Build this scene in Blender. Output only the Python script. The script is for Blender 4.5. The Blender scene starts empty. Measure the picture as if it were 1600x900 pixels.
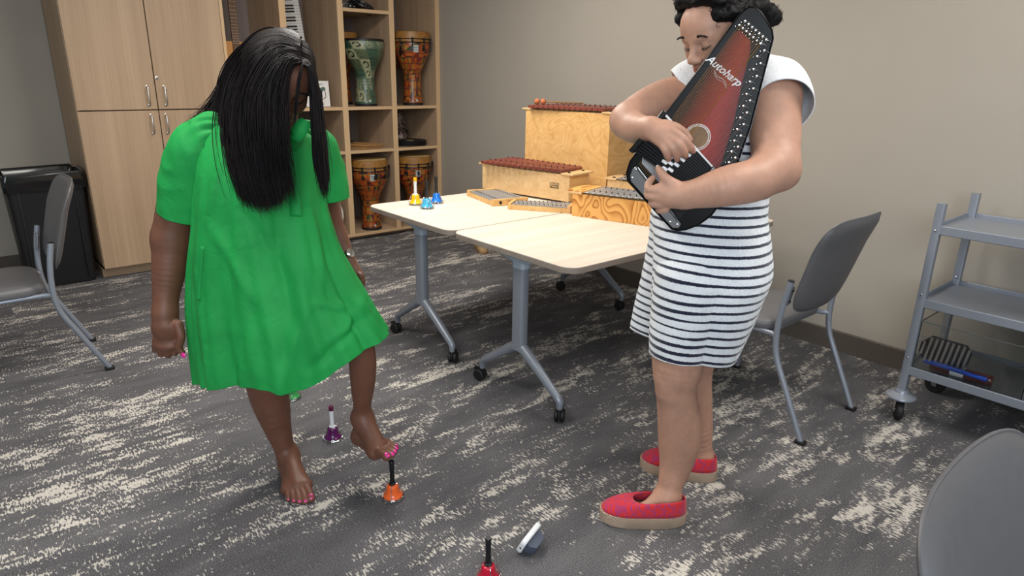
import bpy, math, random
import numpy as np
from mathutils import Vector, Matrix, Euler
random.seed(7); RNG = np.random.default_rng(7)
PI = math.pi
col = bpy.context.scene.collection
scene = bpy.context.scene

# ------------------------------------------------------------------ camera
# world: X along the cabinet wall (to the right), Y towards the cabinet wall, Z up, metres
CAM = np.array([0.0, 0.0, 1.44])
FPX = 1039.36                      # focal length in pixels of a 1600 wide frame
cr = np.array([0.7621791, -0.647151, 0.01669148])
cu = np.array([0.18624682, 0.24389907, 0.95174858])
cf = np.array([0.61999609, 0.72229414, -0.30642459])
cam_d = bpy.data.cameras.new('camera'); cam = bpy.data.objects.new('camera', cam_d); col.objects.link(cam)
cam.matrix_world = Matrix([[cr[0], cu[0], -cf[0], CAM[0]], [cr[1], cu[1], -cf[1], CAM[1]], [cr[2], cu[2], -cf[2], CAM[2]], [0, 0, 0, 1]])
cam_d.sensor_width = 36.0; cam_d.lens = 36.0 * FPX / 1600.0; cam_d.clip_start = 0.02
scene.camera = cam
YD = np.array([cf[0], cf[1], 0.0]); YD /= np.linalg.norm(YD)     # horizontal viewing direction
RD = np.array([YD[1], -YD[0], 0.0])                              # to its right
def at(x, y, D):
    """measured point of the photograph at horizontal distance D from where it was taken"""
    d = cf + cr * (x - 800) / FPX - cu * (y - 450) / FPX
    return CAM + d * (D / (d @ YD))

# ------------------------------------------------------------------ light
vs = scene.view_settings
scene.display_settings.display_device = 'sRGB'
vs.view_transform = 'Standard'; vs.look = 'None'; vs.gamma = 1.0; vs.use_curve_mapping = False
vs.exposure = -0.12
world = bpy.data.worlds.new('room_light'); scene.world = world; world.use_nodes = True
bg = world.node_tree.nodes['Background']; bg.inputs[0].default_value = (0.88, 0.94, 1.0, 1); bg.inputs[1].default_value = 0.26
def area(name, loc, size, power, color, target=None, spread=PI):
    l = bpy.data.lights.new(name, 'AREA'); l.shape = 'RECTANGLE'; l.size, l.size_y = size; l.energy = power; l.color = color; l.spread = spread
    o = bpy.data.objects.new(name, l); col.objects.link(o); o.location = loc
    if target is not None:
        o.rotation_euler = (Vector(target) - Vector(loc)).to_track_quat('-Z', 'Y').to_euler()
    return o
LIGHTS = [((1.9, 3.1), 58), ((0.2, 2.2), 34), ((2.3, 0.4), 30)]
for (lx, ly), pw in LIGHTS:
    area('ceiling_lamp_light', (lx, ly, 2.66), (1.15, 0.55), pw, (1.0, 0.95, 0.89))
area('window_light', (-1.3, -1.7, 1.95), (2.6, 1.6), 120, (0.84, 0.92, 1.0), (1.5, 2.0, 0.8))

# ------------------------------------------------------------------ mesh helpers
class MB:
    def __init__(s): s.v = []; s.f = []; s.m = []; s.c = []
    def n(s): return len(s.v)
    def add(s, vs_, fs, mi=0, M=None, c=None):
        b = len(s.v)
        for p in vs_:
            p = Vector(p)
            if M is not None: p = M @ p
            s.v.append(tuple(p))
        for f in fs: s.f.append(tuple(b + i for i in f)); s.m.append(mi)
        return s
    def box(s, lo, hi, mi=0, M=None):
        x0, y0, z0 = lo; x1, y1, z1 = hi
        v = [(x0, y0, z0), (x1, y0, z0), (x1, y1, z0), (x0, y1, z0), (x0, y0, z1), (x1, y0, z1), (x1, y1, z1), (x0, y1, z1)]
        return s.add(v, [(0, 3, 2, 1), (4, 5, 6, 7), (0, 1, 5, 4), (1, 2, 6, 5), (2, 3, 7, 6), (3, 0, 4, 7)], mi, M)
    def cbox(s, c, sz, mi=0, M=None):
        return s.box([c[i] - sz[i] / 2 for i in range(3)], [c[i] + sz[i] / 2 for i in range(3)], mi, M)
    def prism(s, poly, z0, z1, mi=0, M=None):
        n = len(poly); v = [(x, y, z0) for x, y in poly] + [(x, y, z1) for x, y in poly]
        f = [tuple(range(n))[::-1], tuple(range(n, 2 * n))] + [(i, (i + 1) % n, n + (i + 1) % n, n + i) for i in range(n)]
        return s.add(v, f, mi, M)
    def tube(s, pts, r, seg=10, mi=0, M=None, caps=True, squash=None):
        pts = [Vector(p) for p in pts]; n = len(pts)
        rs = r if hasattr(r, '__len__') else [r] * n
        t0 = (pts[1] - pts[0]).normalized(); up = Vector((0, 0, 1)) if abs(t0.z) < .9 else Vector((1, 0, 0))
        a = t0.cross(up).normalized(); v = []; prev = t0
        for i, p in enumerate(pts):
            t = (pts[min(i + 1, n - 1)] - pts[max(i - 1, 0)]).normalized()
            a = (a - t * a.dot(t)).normalized(); b = t.cross(a)
            for k in range(seg):
                th = 2 * PI * k / seg; ca, sa = math.cos(th), math.sin(th)
                if squash: ca *= squash[0]; sa *= squash[1]
                v.append(p + (a * ca + b * sa) * rs[i])
        f = [(i * seg + k, i * seg + (k + 1) % seg, (i + 1) * seg + (k + 1) % seg, (i + 1) * seg + k) for i in range(n - 1) for k in range(seg)]
        if caps: f += [tuple(range(seg))[::-1], tuple(range((n - 1) * seg, n * seg))]
        return s.add(v, f, mi, M)
    def lathe(s, prof, seg=32, mi=0, M=None, mis=None):
        v = []; f = []; n = len(prof); mm = []
        for r, z in prof:
            for k in range(seg):
                th = 2 * PI * k / seg; v.append((r * math.cos(th), r * math.sin(th), z))
        b = len(s.v); s.add(v, [], mi, M)
        for i in range(n - 1):
            for k in range(seg):
                s.f.append((b + i * seg + k, b + i * seg + (k + 1) % seg, b + (i + 1) * seg + (k + 1) % seg, b + (i + 1) * seg + k)); s.m.append(mis[i] if mis else mi)
        for i, rev in ((0, True), (n - 1, False)):
            if prof[i][0] > 1e-5:
                r_ = tuple(b + i * seg + k for k in range(seg)); s.f.append(r_[::-1] if rev else r_); s.m.append(mi)
        return s
    def ball(s, c, r, mi=0, seg=16, M=None):
        r = r if hasattr(r, '__len__') else (r, r, r); v = []; h = seg // 2
        for i in range(h + 1):
            ph = PI * i / h - PI / 2
            for k in range(seg):
                th = 2 * PI * k / seg; v.append((c[0] + r[0] * math.cos(ph) * math.cos(th), c[1] + r[1] * math.cos(ph) * math.sin(th), c[2] + r[2] * math.sin(ph)))
        f = [(i * seg + k, i * seg + (k + 1) % seg, (i + 1) * seg + (k + 1) % seg, (i + 1) * seg + k) for i in range(h) for k in range(seg)]
        return s.add(v, f, mi, M)
    def torus(s, c, R, r, mi=0, seg=32, sg=8, M=None, arc=None):
        a0, a1 = arc or (0, 2 * PI); full = arc is None; n = seg if full else seg + 1
        pts = []; v = []
        for i in range(n):
            th = a0 + (a1 - a0) * i / seg
            for k in range(sg):
                ph = 2 * PI * k / sg; q = R + r * math.cos(ph)
                v.append((c[0] + q * math.cos(th), c[1] + q * math.sin(th), c[2] + r * math.sin(ph)))
        m = n if full else n - 1
        f = [(i * sg + k, ((i + 1) % n) * sg + k, ((i + 1) % n) * sg + (k + 1) % sg, i * sg + (k + 1) % sg) for i in range(m) for k in range(sg)]
        return s.add(v, f, mi, M)
    def build(s, name, mats, parent=None, smooth=35, bevel=0, bseg=2, subd=0, colors=None, recalc=True):
        me = bpy.data.meshes.new(name); me.from_pydata(s.v, [], s.f)
        mats = mats if isinstance(mats, (list, tuple)) else [mats]
        for m in mats: me.materials.append(m)
        me.polygons.foreach_set('material_index', s.m)
        me.validate()
        if recalc:
            import bmesh
            bm = bmesh.new(); bm.from_mesh(me); bmesh.ops.remove_doubles(bm, verts=bm.verts, dist=1e-6)
            bmesh.ops.recalc_face_normals(bm, faces=bm.faces); bm.to_mesh(me); bm.free()
        if smooth:
            me.shade_smooth(); me.set_sharp_from_angle(angle=math.radians(smooth))
        o = bpy.data.objects.new(name, me); col.objects.link(o)
        if parent is not None: o.parent = parent
        if bevel:
            md = o.modifiers.new('bevel', 'BEVEL'); md.width = bevel; md.segments = bseg; md.limit_method = 'ANGLE'; md.angle_limit = math.radians(40); md.harden_normals = False
        if subd:
            md = o.modifiers.new('subd', 'SUBSURF'); md.levels = subd; md.render_levels = subd
        return o
def raw_mesh(name, V, F, mats, parent=None, colors=None, smooth=180, attrs=None):
    """fast path: V (n,3) array, F (m,4) or (m,3) array"""
    me = bpy.data.meshes.new(name); V = np.asarray(V, np.float32); F = np.asarray(F, np.int32); k = F.shape[1]
    me.vertices.add(len(V)); me.vertices.foreach_set('co', V.ravel())
    me.loops.add(F.size); me.loops.foreach_set('vertex_index', F.ravel())
    me.polygons.add(len(F)); me.polygons.foreach_set('loop_start', np.arange(0, F.size, k, dtype=np.int32)); me.polygons.foreach_set('loop_total', np.full(len(F), k, np.int32))
    me.update(calc_edges=True); me.validate()
    for m in (mats if isinstance(mats, (list, tuple)) else [mats]): me.materials.append(m)
    if smooth: me.shade_smooth()
    if smooth and smooth < 180: me.set_sharp_from_angle(angle=math.radians(smooth))
    if colors is not None:
        a = me.color_attributes.new('Col', 'FLOAT_COLOR', 'POINT'); c = np.ones((len(V), 4), np.float32); c[:, :3] = colors; a.data.foreach_set('color', c.ravel())
    for nm, arr in (attrs or {}).items():
        a = me.attributes.new(nm, 'FLOAT', 'POINT'); a.data.foreach_set('value', np.asarray(arr, np.float32).ravel())
    o = bpy.data.objects.new(name, me); col.objects.link(o)
    if parent is not None: o.parent = parent
    return o
def tag(o, label=None, cat=None, group=None, kind=None):
    if label: o['label'] = label
    if cat: o['category'] = cat
    if group: o['group'] = group
    if kind: o['kind'] = kind
    return o
def thing(name, label, cat, loc=(0, 0, 0), rz=0, group=None):
    o = bpy.data.objects.new(name, None); col.objects.link(o); o.location = loc; o.rotation_euler = (0, 0, rz); o.empty_display_size = .05
    return tag(o, label, cat, group)
def dup(root, loc, rz=0, label=None, group=None, rot=None):
    def cp(o, par):
        c = o.copy(); col.objects.link(c)
        if par is not None: c.parent = par
        for ch in o.children: cp(ch, c)
        return c
    r = cp(root, None); r.location = loc; r.rotation_euler = rot or (0, 0, rz)
    return tag(r, label, None, group)
def RT(loc=(0, 0, 0), e=(0, 0, 0)): return Matrix.Translation(loc) @ Euler(e).to_matrix().to_4x4()
def frame(o, x, y, z):
    return Matrix([[x[0], y[0], z[0], o[0]], [x[1], y[1], z[1], o[1]], [x[2], y[2], z[2], o[2]], [0, 0, 0, 1]])
def rrect(w, h, r, seg=5, cx=0, cy=0):
    p = []
    for sx, sy, a in ((1, -1, -PI / 2), (1, 1, 0), (-1, 1, PI / 2), (-1, -1, PI)):
        for i in range(seg + 1):
            t = a + PI / 2 * i / seg; p.append((cx + sx * (w / 2 - r) + r * math.cos(t), cy + sy * (h / 2 - r) + r * math.sin(t)))
    return p
def spline(pts, n=8):
    """Catmull-Rom through pts (any dimension)"""
    P = np.array([2 * np.array(pts[0]) - np.array(pts[1])] + [np.array(p) for p in pts] + [2 * np.array(pts[-1]) - np.array(pts[-2])], float); out = []
    for i in range(1, len(P) - 2):
        for j in range(n):
            t = j / n; a, b, c, d = P[i - 1:i + 3]
            out.append(.5 * ((2 * b) + (c - a) * t + (2 * a - 5 * b + 4 * c - d) * t * t + (3 * b - a - 3 * c + d) * t ** 3))
    out.append(P[-2]); return np.array(out)
# value noise on numpy points
_PT = RNG.random((64, 64, 64)).astype(np.float32)
def vnoise(P):
    P = np.asarray(P, np.float32); i = np.floor(P).astype(np.int32); f = P - i; f = f * f * (3 - 2 * f); r = 0
    for dx in (0, 1):
        for dy in (0, 1):
            for dz in (0, 1):
                w = (f[..., 0] if dx else 1 - f[..., 0]) * (f[..., 1] if dy else 1 - f[..., 1]) * (f[..., 2] if dz else 1 - f[..., 2])
                r = r + w * _PT[(i[..., 0] + dx) & 63, (i[..., 1] + dy) & 63, (i[..., 2] + dz) & 63]
    return r * 2 - 1
def text_mesh(body, size, M, mat, name, parent, shear=0, ext=.0004, align='CENTER', bold=0):
    c = bpy.data.curves.new(name, 'FONT'); c.body = body; c.size = size; c.shear = shear; c.extrude = ext; c.align_x = align; c.align_y = 'CENTER'; c.offset = bold
    o = bpy.data.objects.new(name, c); col.objects.link(o); dg = bpy.context.evaluated_depsgraph_get(); dg.update()
    me = bpy.data.meshes.new_from_object(o.evaluated_get(dg)); bpy.data.objects.remove(o); me.transform(M); me.materials.clear(); me.materials.append(mat)
    m = bpy.data.objects.new(name, me); col.objects.link(m); m.parent = parent
    return m

# ------------------------------------------------------------------ materials
def srgb(r, g, b):
    f = lambda c: (c / 255) / 12.92 if c / 255 <= .04045 else (((c / 255) + .055) / 1.055) ** 2.4
    return (f(r), f(g), f(b), 1)
class NT:
    def __init__(s, name):
        s.m = bpy.data.materials.new(name); s.m.use_nodes = True; s.t = s.m.node_tree; s.b = s.t.nodes['Principled BSDF']
    def nd(s, t, **k):
        n = s.t.nodes.new(t)
        for a, v in k.items(): setattr(n, a, v)
        return n
    def L(s, a, b): s.t.links.new(a, b)
    def math(s, op, a, b=None, c=None, clamp=False):
        n = s.nd('ShaderNodeMath', operation=op); n.use_clamp = clamp
        for i, x in enumerate((a, b, c)):
            if x is None: continue
            if hasattr(x, 'links'): s.L(x, n.inputs[i])
            else: n.inputs[i].default_value = x
        return n.outputs[0]
    def noise(s, vec, scale, detail=2, rough=.5, dist=0, dim='3D'):
        n = s.nd('ShaderNodeTexNoise'); n.inputs['Scale'].default_value = scale; n.inputs['Detail'].default_value = detail; n.inputs['Roughness'].default_value = rough; n.inputs['Distortion'].default_value = dist
        if vec is not None: s.L(vec, n.inputs['Vector'])
        return n.outputs['Fac']
    def mapv(s, vec, scale=(1, 1, 1), rot=(0, 0, 0), loc=(0, 0, 0)):
        n = s.nd('ShaderNodeMapping'); n.inputs['Scale'].default_value = scale; n.inputs['Rotation'].default_value = rot; n.inputs['Location'].default_value = loc; s.L(vec, n.inputs[0]); return n.outputs[0]
    def ramp(s, fac, stops, interp='LINEAR'):
        n = s.nd('ShaderNodeValToRGB'); n.color_ramp.interpolation = interp; e = n.color_ramp.elements
        while len(e) < len(stops): e.new(.5)
        for i, (p, c) in enumerate(stops): e[i].position = p; e[i].color = c
        s.L(fac, n.inputs[0]); return n.outputs[0]
    def mix(s, f, a, b):
        n = s.nd('ShaderNodeMix', data_type='RGBA')
        for i, x in ((0, f), (6, a), (7, b)):
            if hasattr(x, 'links'): s.L(x, n.inputs[i])
            else: n.inputs[i].default_value = x
        return n.outputs[2]
    def bump(s, h, strength=.3, dist=.002):
        n = s.nd('ShaderNodeBump'); n.inputs['Strength'].default_value = strength; n.inputs['Distance'].default_value = dist; s.L(h, n.inputs['Height']); s.L(n.outputs[0], s.b.inputs['Normal'])
    def obj(s): return s.nd('ShaderNodeTexCoord').outputs['Object']
    def gen(s): return s.nd('ShaderNodeTexCoord').outputs['Generated']
def plain(name, c, rough=.5, metal=0, coat=0, spec=.5, sub=0, var=.04, vs_=40, bump=0, bscale=300, sheen=0):
    n = NT(name); b = n.b; b.inputs['Roughness'].default_value = rough; b.inputs['Metallic'].default_value = metal; b.inputs['Specular IOR Level'].default_value = spec; b.inputs['Coat Weight'].default_value = coat
    if sheen: b.inputs['Sheen Weight'].default_value = sheen
    if sub: b.inputs['Subsurface Weight'].default_value = sub; b.inputs['Subsurface Radius'].default_value = (.012, .005, .003); b.inputs['Subsurface Scale'].default_value = 1
    o = n.obj(); f = n.noise(o, vs_, 3)
    d = [max(0, x * (1 - var)) for x in c[:3]] + [1]; e = [min(1, x * (1 + var)) for x in c[:3]] + [1]
    n.L(n.ramp(f, [(.3, d), (.7, e)]), b.inputs['Base Color'])
    if bump: n.bump(n.noise(o, bscale, 2), bump, .001)
    return n.m
def wood(name, c0, c1, axis='Z', fine=70, rough=.45, rings=0, ringscale=6, spec=.4):
    """straight grained wood along axis; rings > 0 adds wavy cathedral figure"""
    n = NT(name); o = n.obj(); b = n.b; b.inputs['Roughness'].default_value = rough; b.inputs['Specular IOR Level'].default_value = spec
    s_ = {'X': (1.2, fine, fine), 'Y': (fine, 1.2, fine), 'Z': (fine, fine, 1.2)}[axis]
    s2 = {'X': (.3, 9, 9), 'Y': (9, .3, 9), 'Z': (9, 9, .3)}[axis]
    g = n.noise(n.mapv(o, s_), 1, 3, .6); g2 = n.noise(n.mapv(o, s2), 1, 2, .5)
    f = n.math('ADD', n.math('MULTIPLY', g, .45), n.math('MULTIPLY', g2, .55))
    if rings:
        s3 = {'X': (1.5, 5, 5), 'Y': (5, 1.5, 5), 'Z': (5, 5, 1.5)}[axis]
        h = n.noise(n.mapv(o, s3), ringscale / 6, 2, .5, .4)
        w = n.math('FRACT', n.math('MULTIPLY', h, 16)); w = n.math('POWER', w, 2.2)
        f = n.math('ADD', n.math('MULTIPLY', f, 1 - rings), n.math('MULTIPLY', n.math('SUBTRACT', 1, w), rings))
    n.L(n.ramp(f, [(.25, c0), (.75, c1)]), b.inputs['Base Color'])
    return n.m
M = {}
M['wall'] = plain('painted_wall', srgb(164, 157, 146), .85, spec=.2, var=.015, vs_=3, bump=.06, bscale=400)
M['ceil'] = plain('ceiling_white', srgb(225, 224, 220), .9, spec=.1)
M['base'] = plain('rubber_baseboard', srgb(84, 77, 70), .5, spec=.3)
M['cab'] = wood('oak_laminate', srgb(160, 132, 104), srgb(196, 168, 138), 'Z', 110)
M['cabx'] = wood('oak_laminate_crosswise', srgb(160, 132, 104), srgb(196, 168, 138), 'X', 110)
M['edge'] = wood('maple_edge_band', srgb(196, 162, 122), srgb(214, 182, 142), 'Z', 60)
M['edgex'] = wood('maple_edge_band_crosswise', srgb(196, 162, 122), srgb(214, 182, 142), 'X', 60)
M['backp'] = wood('grey_back_panel', srgb(112, 98, 92), srgb(138, 124, 118), 'Z', 140)
M['steel'] = plain('brushed_steel', srgb(190, 188, 184), .3, 1, var=.05, vs_=200)
M['chrome'] = plain('chrome', srgb(215, 215, 215), .12, 1, var=.02)
M['silver'] = plain('silver_powder_coat', srgb(142, 148, 158), .38, .35, var=.02, vs_=100)
M['bracket'] = plain('light_grey_bracket', srgb(168, 180, 192), .45, .1, var=.02)
M['black'] = plain('black_plastic', srgb(20, 20, 22), .4, var=.1)
M['rubber'] = plain('black_rubber', srgb(14, 14, 15), .6, var=.1)
M['gblack'] = plain('gloss_black_lacquer', srgb(8, 8, 9), .1, coat=.5, var=.1)
M['white'] = plain('white_plastic', srgb(228, 230, 232), .35, var=.02)
M['top'] = wood('pale_ash_laminate', srgb(204, 190, 172), srgb(232, 222, 208), 'X', 45, .42)
M['topedge'] = wood('grey_edge_band', srgb(128, 116, 106), srgb(150, 138, 128), 'X', 60, .5)
M['birch'] = wood('birch_plywood', srgb(196, 146, 84), srgb(226, 184, 122), 'Y', 18, .45, .22, 5)
M['birch2'] = wood('pale_birch', srgb(200, 160, 108), srgb(226, 192, 142), 'Y', 18, .45, .18, 5)
M['pine'] = wood('figured_pine', srgb(170, 100, 34), srgb(228, 172, 98), 'Y', 8, .4, .62, 5)
M['rosewood'] = wood('rosewood_bar', srgb(96, 46, 36), srgb(140, 74, 60), 'X', 40, .4)
M['bar'] = plain('aluminium_bar', srgb(176, 180, 184), .35, .6)
M['vinyl'] = plain('grey_vinyl', srgb(98, 97, 99), .45, var=.04, bump=.1, bscale=500)
M['acryl'] = None
# ------------------------------------------------------------------ the room
def carpet():
    n = NT('flecked_carpet'); o = n.obj(); b = n.b; b.inputs['Roughness'].default_value = .95; b.inputs['Specular IOR Level'].default_value = .1
    # planks: rows 0.25 m deep in Y, each with its own shift along X
    sep = n.nd('ShaderNodeSeparateXYZ'); n.L(o, sep.inputs[0])
    row = n.math('FLOOR', n.math('DIVIDE', sep.outputs[1], .25))
    wn = n.nd('ShaderNodeTexWhiteNoise', noise_dimensions='1D'); n.L(row, wn.inputs['W'])
    tx = n.math('FLOOR', n.math('ADD', sep.outputs[0], wn.outputs[0]))
    idn = n.nd('ShaderNodeTexWhiteNoise', noise_dimensions='2D'); cv = n.nd('ShaderNodeCombineXYZ'); n.L(tx, cv.inputs[0]); n.L(row, cv.inputs[1]); n.L(cv.outputs[0], idn.inputs['Vector'])
    off = n.nd('ShaderNodeVectorMath', operation='SCALE'); n.L(idn.outputs['Color'], off.inputs[0]); off.inputs['Scale'].default_value = .35
    v2 = n.nd('ShaderNodeVectorMath', operation='ADD'); n.L(o, v2.inputs[0]); n.L(off.outputs[0], v2.inputs[1]); v2 = v2.outputs[0]
    big = n.noise(n.mapv(v2, (1.3, 5.2, 1)), 1, 2, .5)                 # drifts of fleck
    mid = n.noise(n.mapv(v2, (8, 22, 1)), 1, 2, .6)
    dash = n.noise(n.mapv(o, (150, 46, 1)), 1, 2.0, .6)               # short strokes across
    dens = n.math('ADD', n.math('MULTIPLY', n.math('SUBTRACT', big, .5), 1.0), n.math('MULTIPLY', n.math('SUBTRACT', mid, .5), .95))
    val = n.math('ADD', dash, n.math('MULTIPLY', dens, .85))
    mask = n.math('MULTIPLY', n.math('SUBTRACT', val, .615), 14, clamp=True)
    fine = n.noise(o, 230, 3, .8); pat = n.noise(n.mapv(o, (3, 9, 1)), 1, 2)
    base = n.ramp(n.math('ADD', n.math('MULTIPLY', fine, .8), n.math('MULTIPLY', pat, .2)), [(.36, srgb(52, 52, 56)), (.66, srgb(126, 124, 126))])
    fl = n.ramp(fine, [(.3, srgb(176, 170, 162)), (.7, srgb(218, 212, 202))])
    n.L(n.mix(mask, base, fl), b.inputs['Base Color'])
    n.bump(n.math('ADD', fine, n.math('MULTIPLY', mask, .4)), .5, .003)
    return n.m
M['carpet'] = carpet()
WX, WY, ZC = 3.625, 5.95, 2.72
tag(MB().box((-3.2, -2.6, -.05), (WX + .1, WY + .1, 0)).build('floor', M['carpet'], smooth=0), kind='structure')
tag(MB().box((-3.2, WY, 0), (WX + .1, WY + .1, ZC)).build('wall_back', M['wall'], smooth=0), kind='structure')
tag(MB().box((WX, -2.6, 0), (WX + .1, WY, ZC)).build('wall_right', M['wall'], smooth=0), kind='structure')
tag(MB().box((-3.2, -2.6, ZC), (WX + .1, WY + .1, ZC + .1)).build('ceiling', M['ceil'], smooth=0), kind='structure')
bb = MB().prism([(WX, 0), (WX - .012, 0), (WX - .010, .012), (WX - .010, .108), (WX - .004, .114), (WX, .114)], 0, 7.87, M=Matrix([[1, 0, 0, 0], [0, 0, 1, -2.6], [0, 1, 0, 0], [0, 0, 0, 1]]))
tag(bb.build('baseboard_right', M['base']), kind='structure')
tag(MB().box((-3.2, WY - .01, 0), (.70, WY, .114)).build('baseboard_back', M['base']), kind='structure')
# ceiling lamps (above the frame): housing + glowing diffuser
glow = NT('lamp_diffuser'); glow.b.inputs['Emission Color'].default_value = (1, .95, .86, 1); glow.b.inputs['Emission Strength'].default_value = 3
for i, ((lx, ly), pw) in enumerate(LIGHTS):
    t = thing('ceiling_light', ['flat white ceiling light over the tables', 'flat white ceiling light over the woman in green', 'flat white ceiling light over the grey chair by the wall'][i], 'lamp', (lx, ly, 2.67), 0, 'ceiling lights')
    MB().box((-.6, -.3, 0), (.6, .3, .05)).build('housing', M['ceil'], t, bevel=.004)
    MB().box((-.58, -.28, -.004), (.58, .28, 0)).build('diffuser', glow.m, t)

# ------------------------------------------------------------------ storage cabinet (four doors)
FY = 5.28                       # front plane of the built-in furniture
cab = thing('storage_cabinet', 'tall light oak cabinet with four doors and bar handles against the back wall', 'cabinet', (.742, FY, 0))
CW = .985; CD = WY - FY - .005
MB().box((0, .02, .075), (.018, CD, 2.45)).box((CW - .0, .02, .075), (CW + .0, CD, 2.45)).box((0, .02, .075), (CW, CD, .095)).box((0, .02, 2.43), (CW, CD, 2.45)).box((0, CD - .01, .075), (CW, CD, 2.45)).build('body', M['cab'], cab, smooth=0)
MB().box((0, .09, 0), (CW, CD, .075)).build('kick_board', M['cabx'], cab, smooth=0)
def bar_handle(M_, parent, ln=.125):
    b = MB(); b.tube([(0, 0, -ln / 2), (0, -.028, -ln / 2 + .006), (0, -.03, -ln / 2 + .016), (0, -.03, ln / 2 - .016), (0, -.028, ln / 2 - .006), (0, 0, ln / 2)], .0048, 10, M=M_)
    for z in (-1, 1): b.lathe([(.008, 0), (.008, .003), (.005, .004)], 14, M=M_ @ RT((0, 0, z * ln / 2), (PI / 2, 0, 0)))
    return b.build('handle', M['steel'], parent)
for x0, x1, z0, z1, hx, hz in ((.004, .491, .08, 1.155, .440, 1.062), (.497, CW - .002, .08, 1.155, .535, 1.062), (.004, .491, 1.162, 2.445, .440, 1.253), (.497, CW - .002, 1.162, 2.445, .548, 1.253)):
    d = MB().box((x0, 0, z0), (x1, .019, z1)).build('door', M['cab'], cab, bevel=.0015)
    bar_handle(RT((hx, 0, hz)), d)
    if hx > .54 and z0 > 1:
        MB().lathe([(.010, 0), (.010, .003), (.007, .004), (.0069, .0025), (0, .0025)], 20, M=RT((.511, 0, 1.372), (PI / 2, 0, 0))).build('lock', M['chrome'], d)
# ------------------------------------------------------------------ open shelving
X0 = .742 + CW
shelf_unit = thing('shelving_unit', 'open light oak shelving full of drums and percussion in the corner', 'shelf', (X0, FY, 0))
def sx(x): return x - X0
divs = [(X0, X0 + .022), (2.163, 2.213), (2.640, 2.690), (3.112, 3.160), (3.578, 3.622)]
for i, (a, b_) in enumerate(divs):
    m = MB(); m.box((sx(a) + .002, .003, .065), (sx(b_) - .002, CD, 2.45), 0)
    o = m.build('side_panel' if i in (0, 4) else 'divider', M['cab'], shelf_unit, smooth=0)
    MB().box((sx(a), 0, .04), (sx(b_), .003, 2.45)).build('edge_band', M['edge'], o, smooth=0)
    # shelf pin holes are part of the panel face
    pins = MB()
    if i > 0:
        for z in np.arange(.35, 2.3, .1):
            if i > 0: 
                for yy in (.07, .5): pins.lathe([(.0028, 0), (.0028, .0012), (0, .0012)], 8, M=RT((sx(a) + .0022, yy, z), (0, -PI / 2, 0)))
        pins.build('pin_holes', M['black'], o)['kind'] = 'stuff'
MB().box((.02, CD - .012, .065), (WX - X0 - .005, CD, 2.45)).build('back_panel', M['backp'], shelf_unit, smooth=0)
MB().box((0, .09, 0), (sx(3.622), CD, .038)).build('kick_board', M['cabx'], shelf_unit, smooth=0)
SH = {}
for i in range(4):
    a, b_ = divs[i][1], divs[i + 1][0]
    zs = [.065, .790, 1.153, 2.43] + ([1.925] if i == 2 else [])
    if i == 0: zs = [.065, 1.153, 2.43]
    for z in zs:
        o = MB().box((sx(a), .006, z - .026), (sx(b_), CD - .012, z)).build('shelf', M['cabx'], shelf_unit, smooth=0)
        MB().box((sx(a), .003, z - .026), (sx(b_), .006, z)).build('edge_band', M['edgex'], o, smooth=0)

# ------------------------------------------------------------------ tables
def make_table(label):
    t = thing('folding_table', label, 'table', (0, 0, 0), 0, None)
    # local: x 0..1.52, y 0..0.79
    W, Dp = 1.52, .79
    MB().prism(rrect(W, Dp, .065, 6, W / 2, Dp / 2), .714, .7385).build('table_edge', M['topedge'], t, bevel=.002)
    MB().prism(rrect(W - .003, Dp - .003, .064, 6, W / 2, Dp / 2), .7385, .740).build('tabletop', M['top'], t)
    MB().tube([(.12, .40, .675), (1.40, .40, .675)], .018, 12).build('crossbar', M['silver'], t)
    for k, cx in enumerate((.10, 1.43)):
        lg = MB(); s = -1 if k == 0 else 1
        lg.prism(rrect(.048, .072, .016, 4), .255, .655, M=RT((cx, .40, 0)))
        leg = lg.build('leg', M['silver'], t)
        MB().prism(rrect(.054, .078, .018, 4), .640, .690, M=RT((cx, .40, 0))).build('collar', M['bracket'], leg)
        # wedge bracket under the top
        br = MB(); pr = [(-.17, .712), (.20, .712), (.20, .700), (.03, .668), (-.05, .668), (-.17, .704)]
        br.prism(pr, -.030, .030, M=Matrix([[0, 0, 1, cx], [1, 0, 0, .40], [0, 1, 0, 0], [0, 0, 0, 1]]))
        br.build('bracket', M['bracket'], t, bevel=.003)
        for sy, ex, le in ((-1, 0, .27), (1, 0, .27)):
            ft = MB(); y0 = .40 + sy * .012; y1 = .40 + sy * le
            ft.tube([(cx, y0, .275), (cx, .40 + sy * .06, .245), (cx, y1 - sy * .015, .115), (cx, y1, .100), (cx, y1, .066)], [.026, .025, .019, .018, .0135], 10)
            foot = ft.build('foot', M['silver'], t, smooth=50)
            cs = MB(); ang = (.3 if sy > 0 else -.9) + k
            Mx = RT((cx, y1, 0), (0, 0, ang))
            cs.tube([(0, 0, .05), (0, 0, .075)], .010, 12, M=Mx)
            for sd in (-1, 1): cs.lathe([(0, -.009), (.024, -.009), (.029, -.005), (.029, .005), (.024, .009), (0, .009)], 24, M=Mx @ RT((sd * .0135, .014, .029), (0, PI / 2, 0)))
            cs.torus((0, 0, 0), .031, .004, M=Mx @ RT((0, .014, .029), (PI / 2, 0, 0)) @ RT((0, 0, 0), (0, PI / 2, 0)), arc=(0, PI), seg=16)
            cs.box((-.012, -.006, .035), (.012, .03, .058), M=Mx)
            cs.box((-.014, .038, .03), (.014, .056, .036), M=Mx @ RT((0, 0, .012), (.3, 0, 0)))
            cs.build('caster', M['rubber'], t)
    return t
t2 = make_table('pale folding table on grey wheeled legs, nearer one, beside the woman in stripes')
t2.location = (1.74, 1.685, 0)
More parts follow.
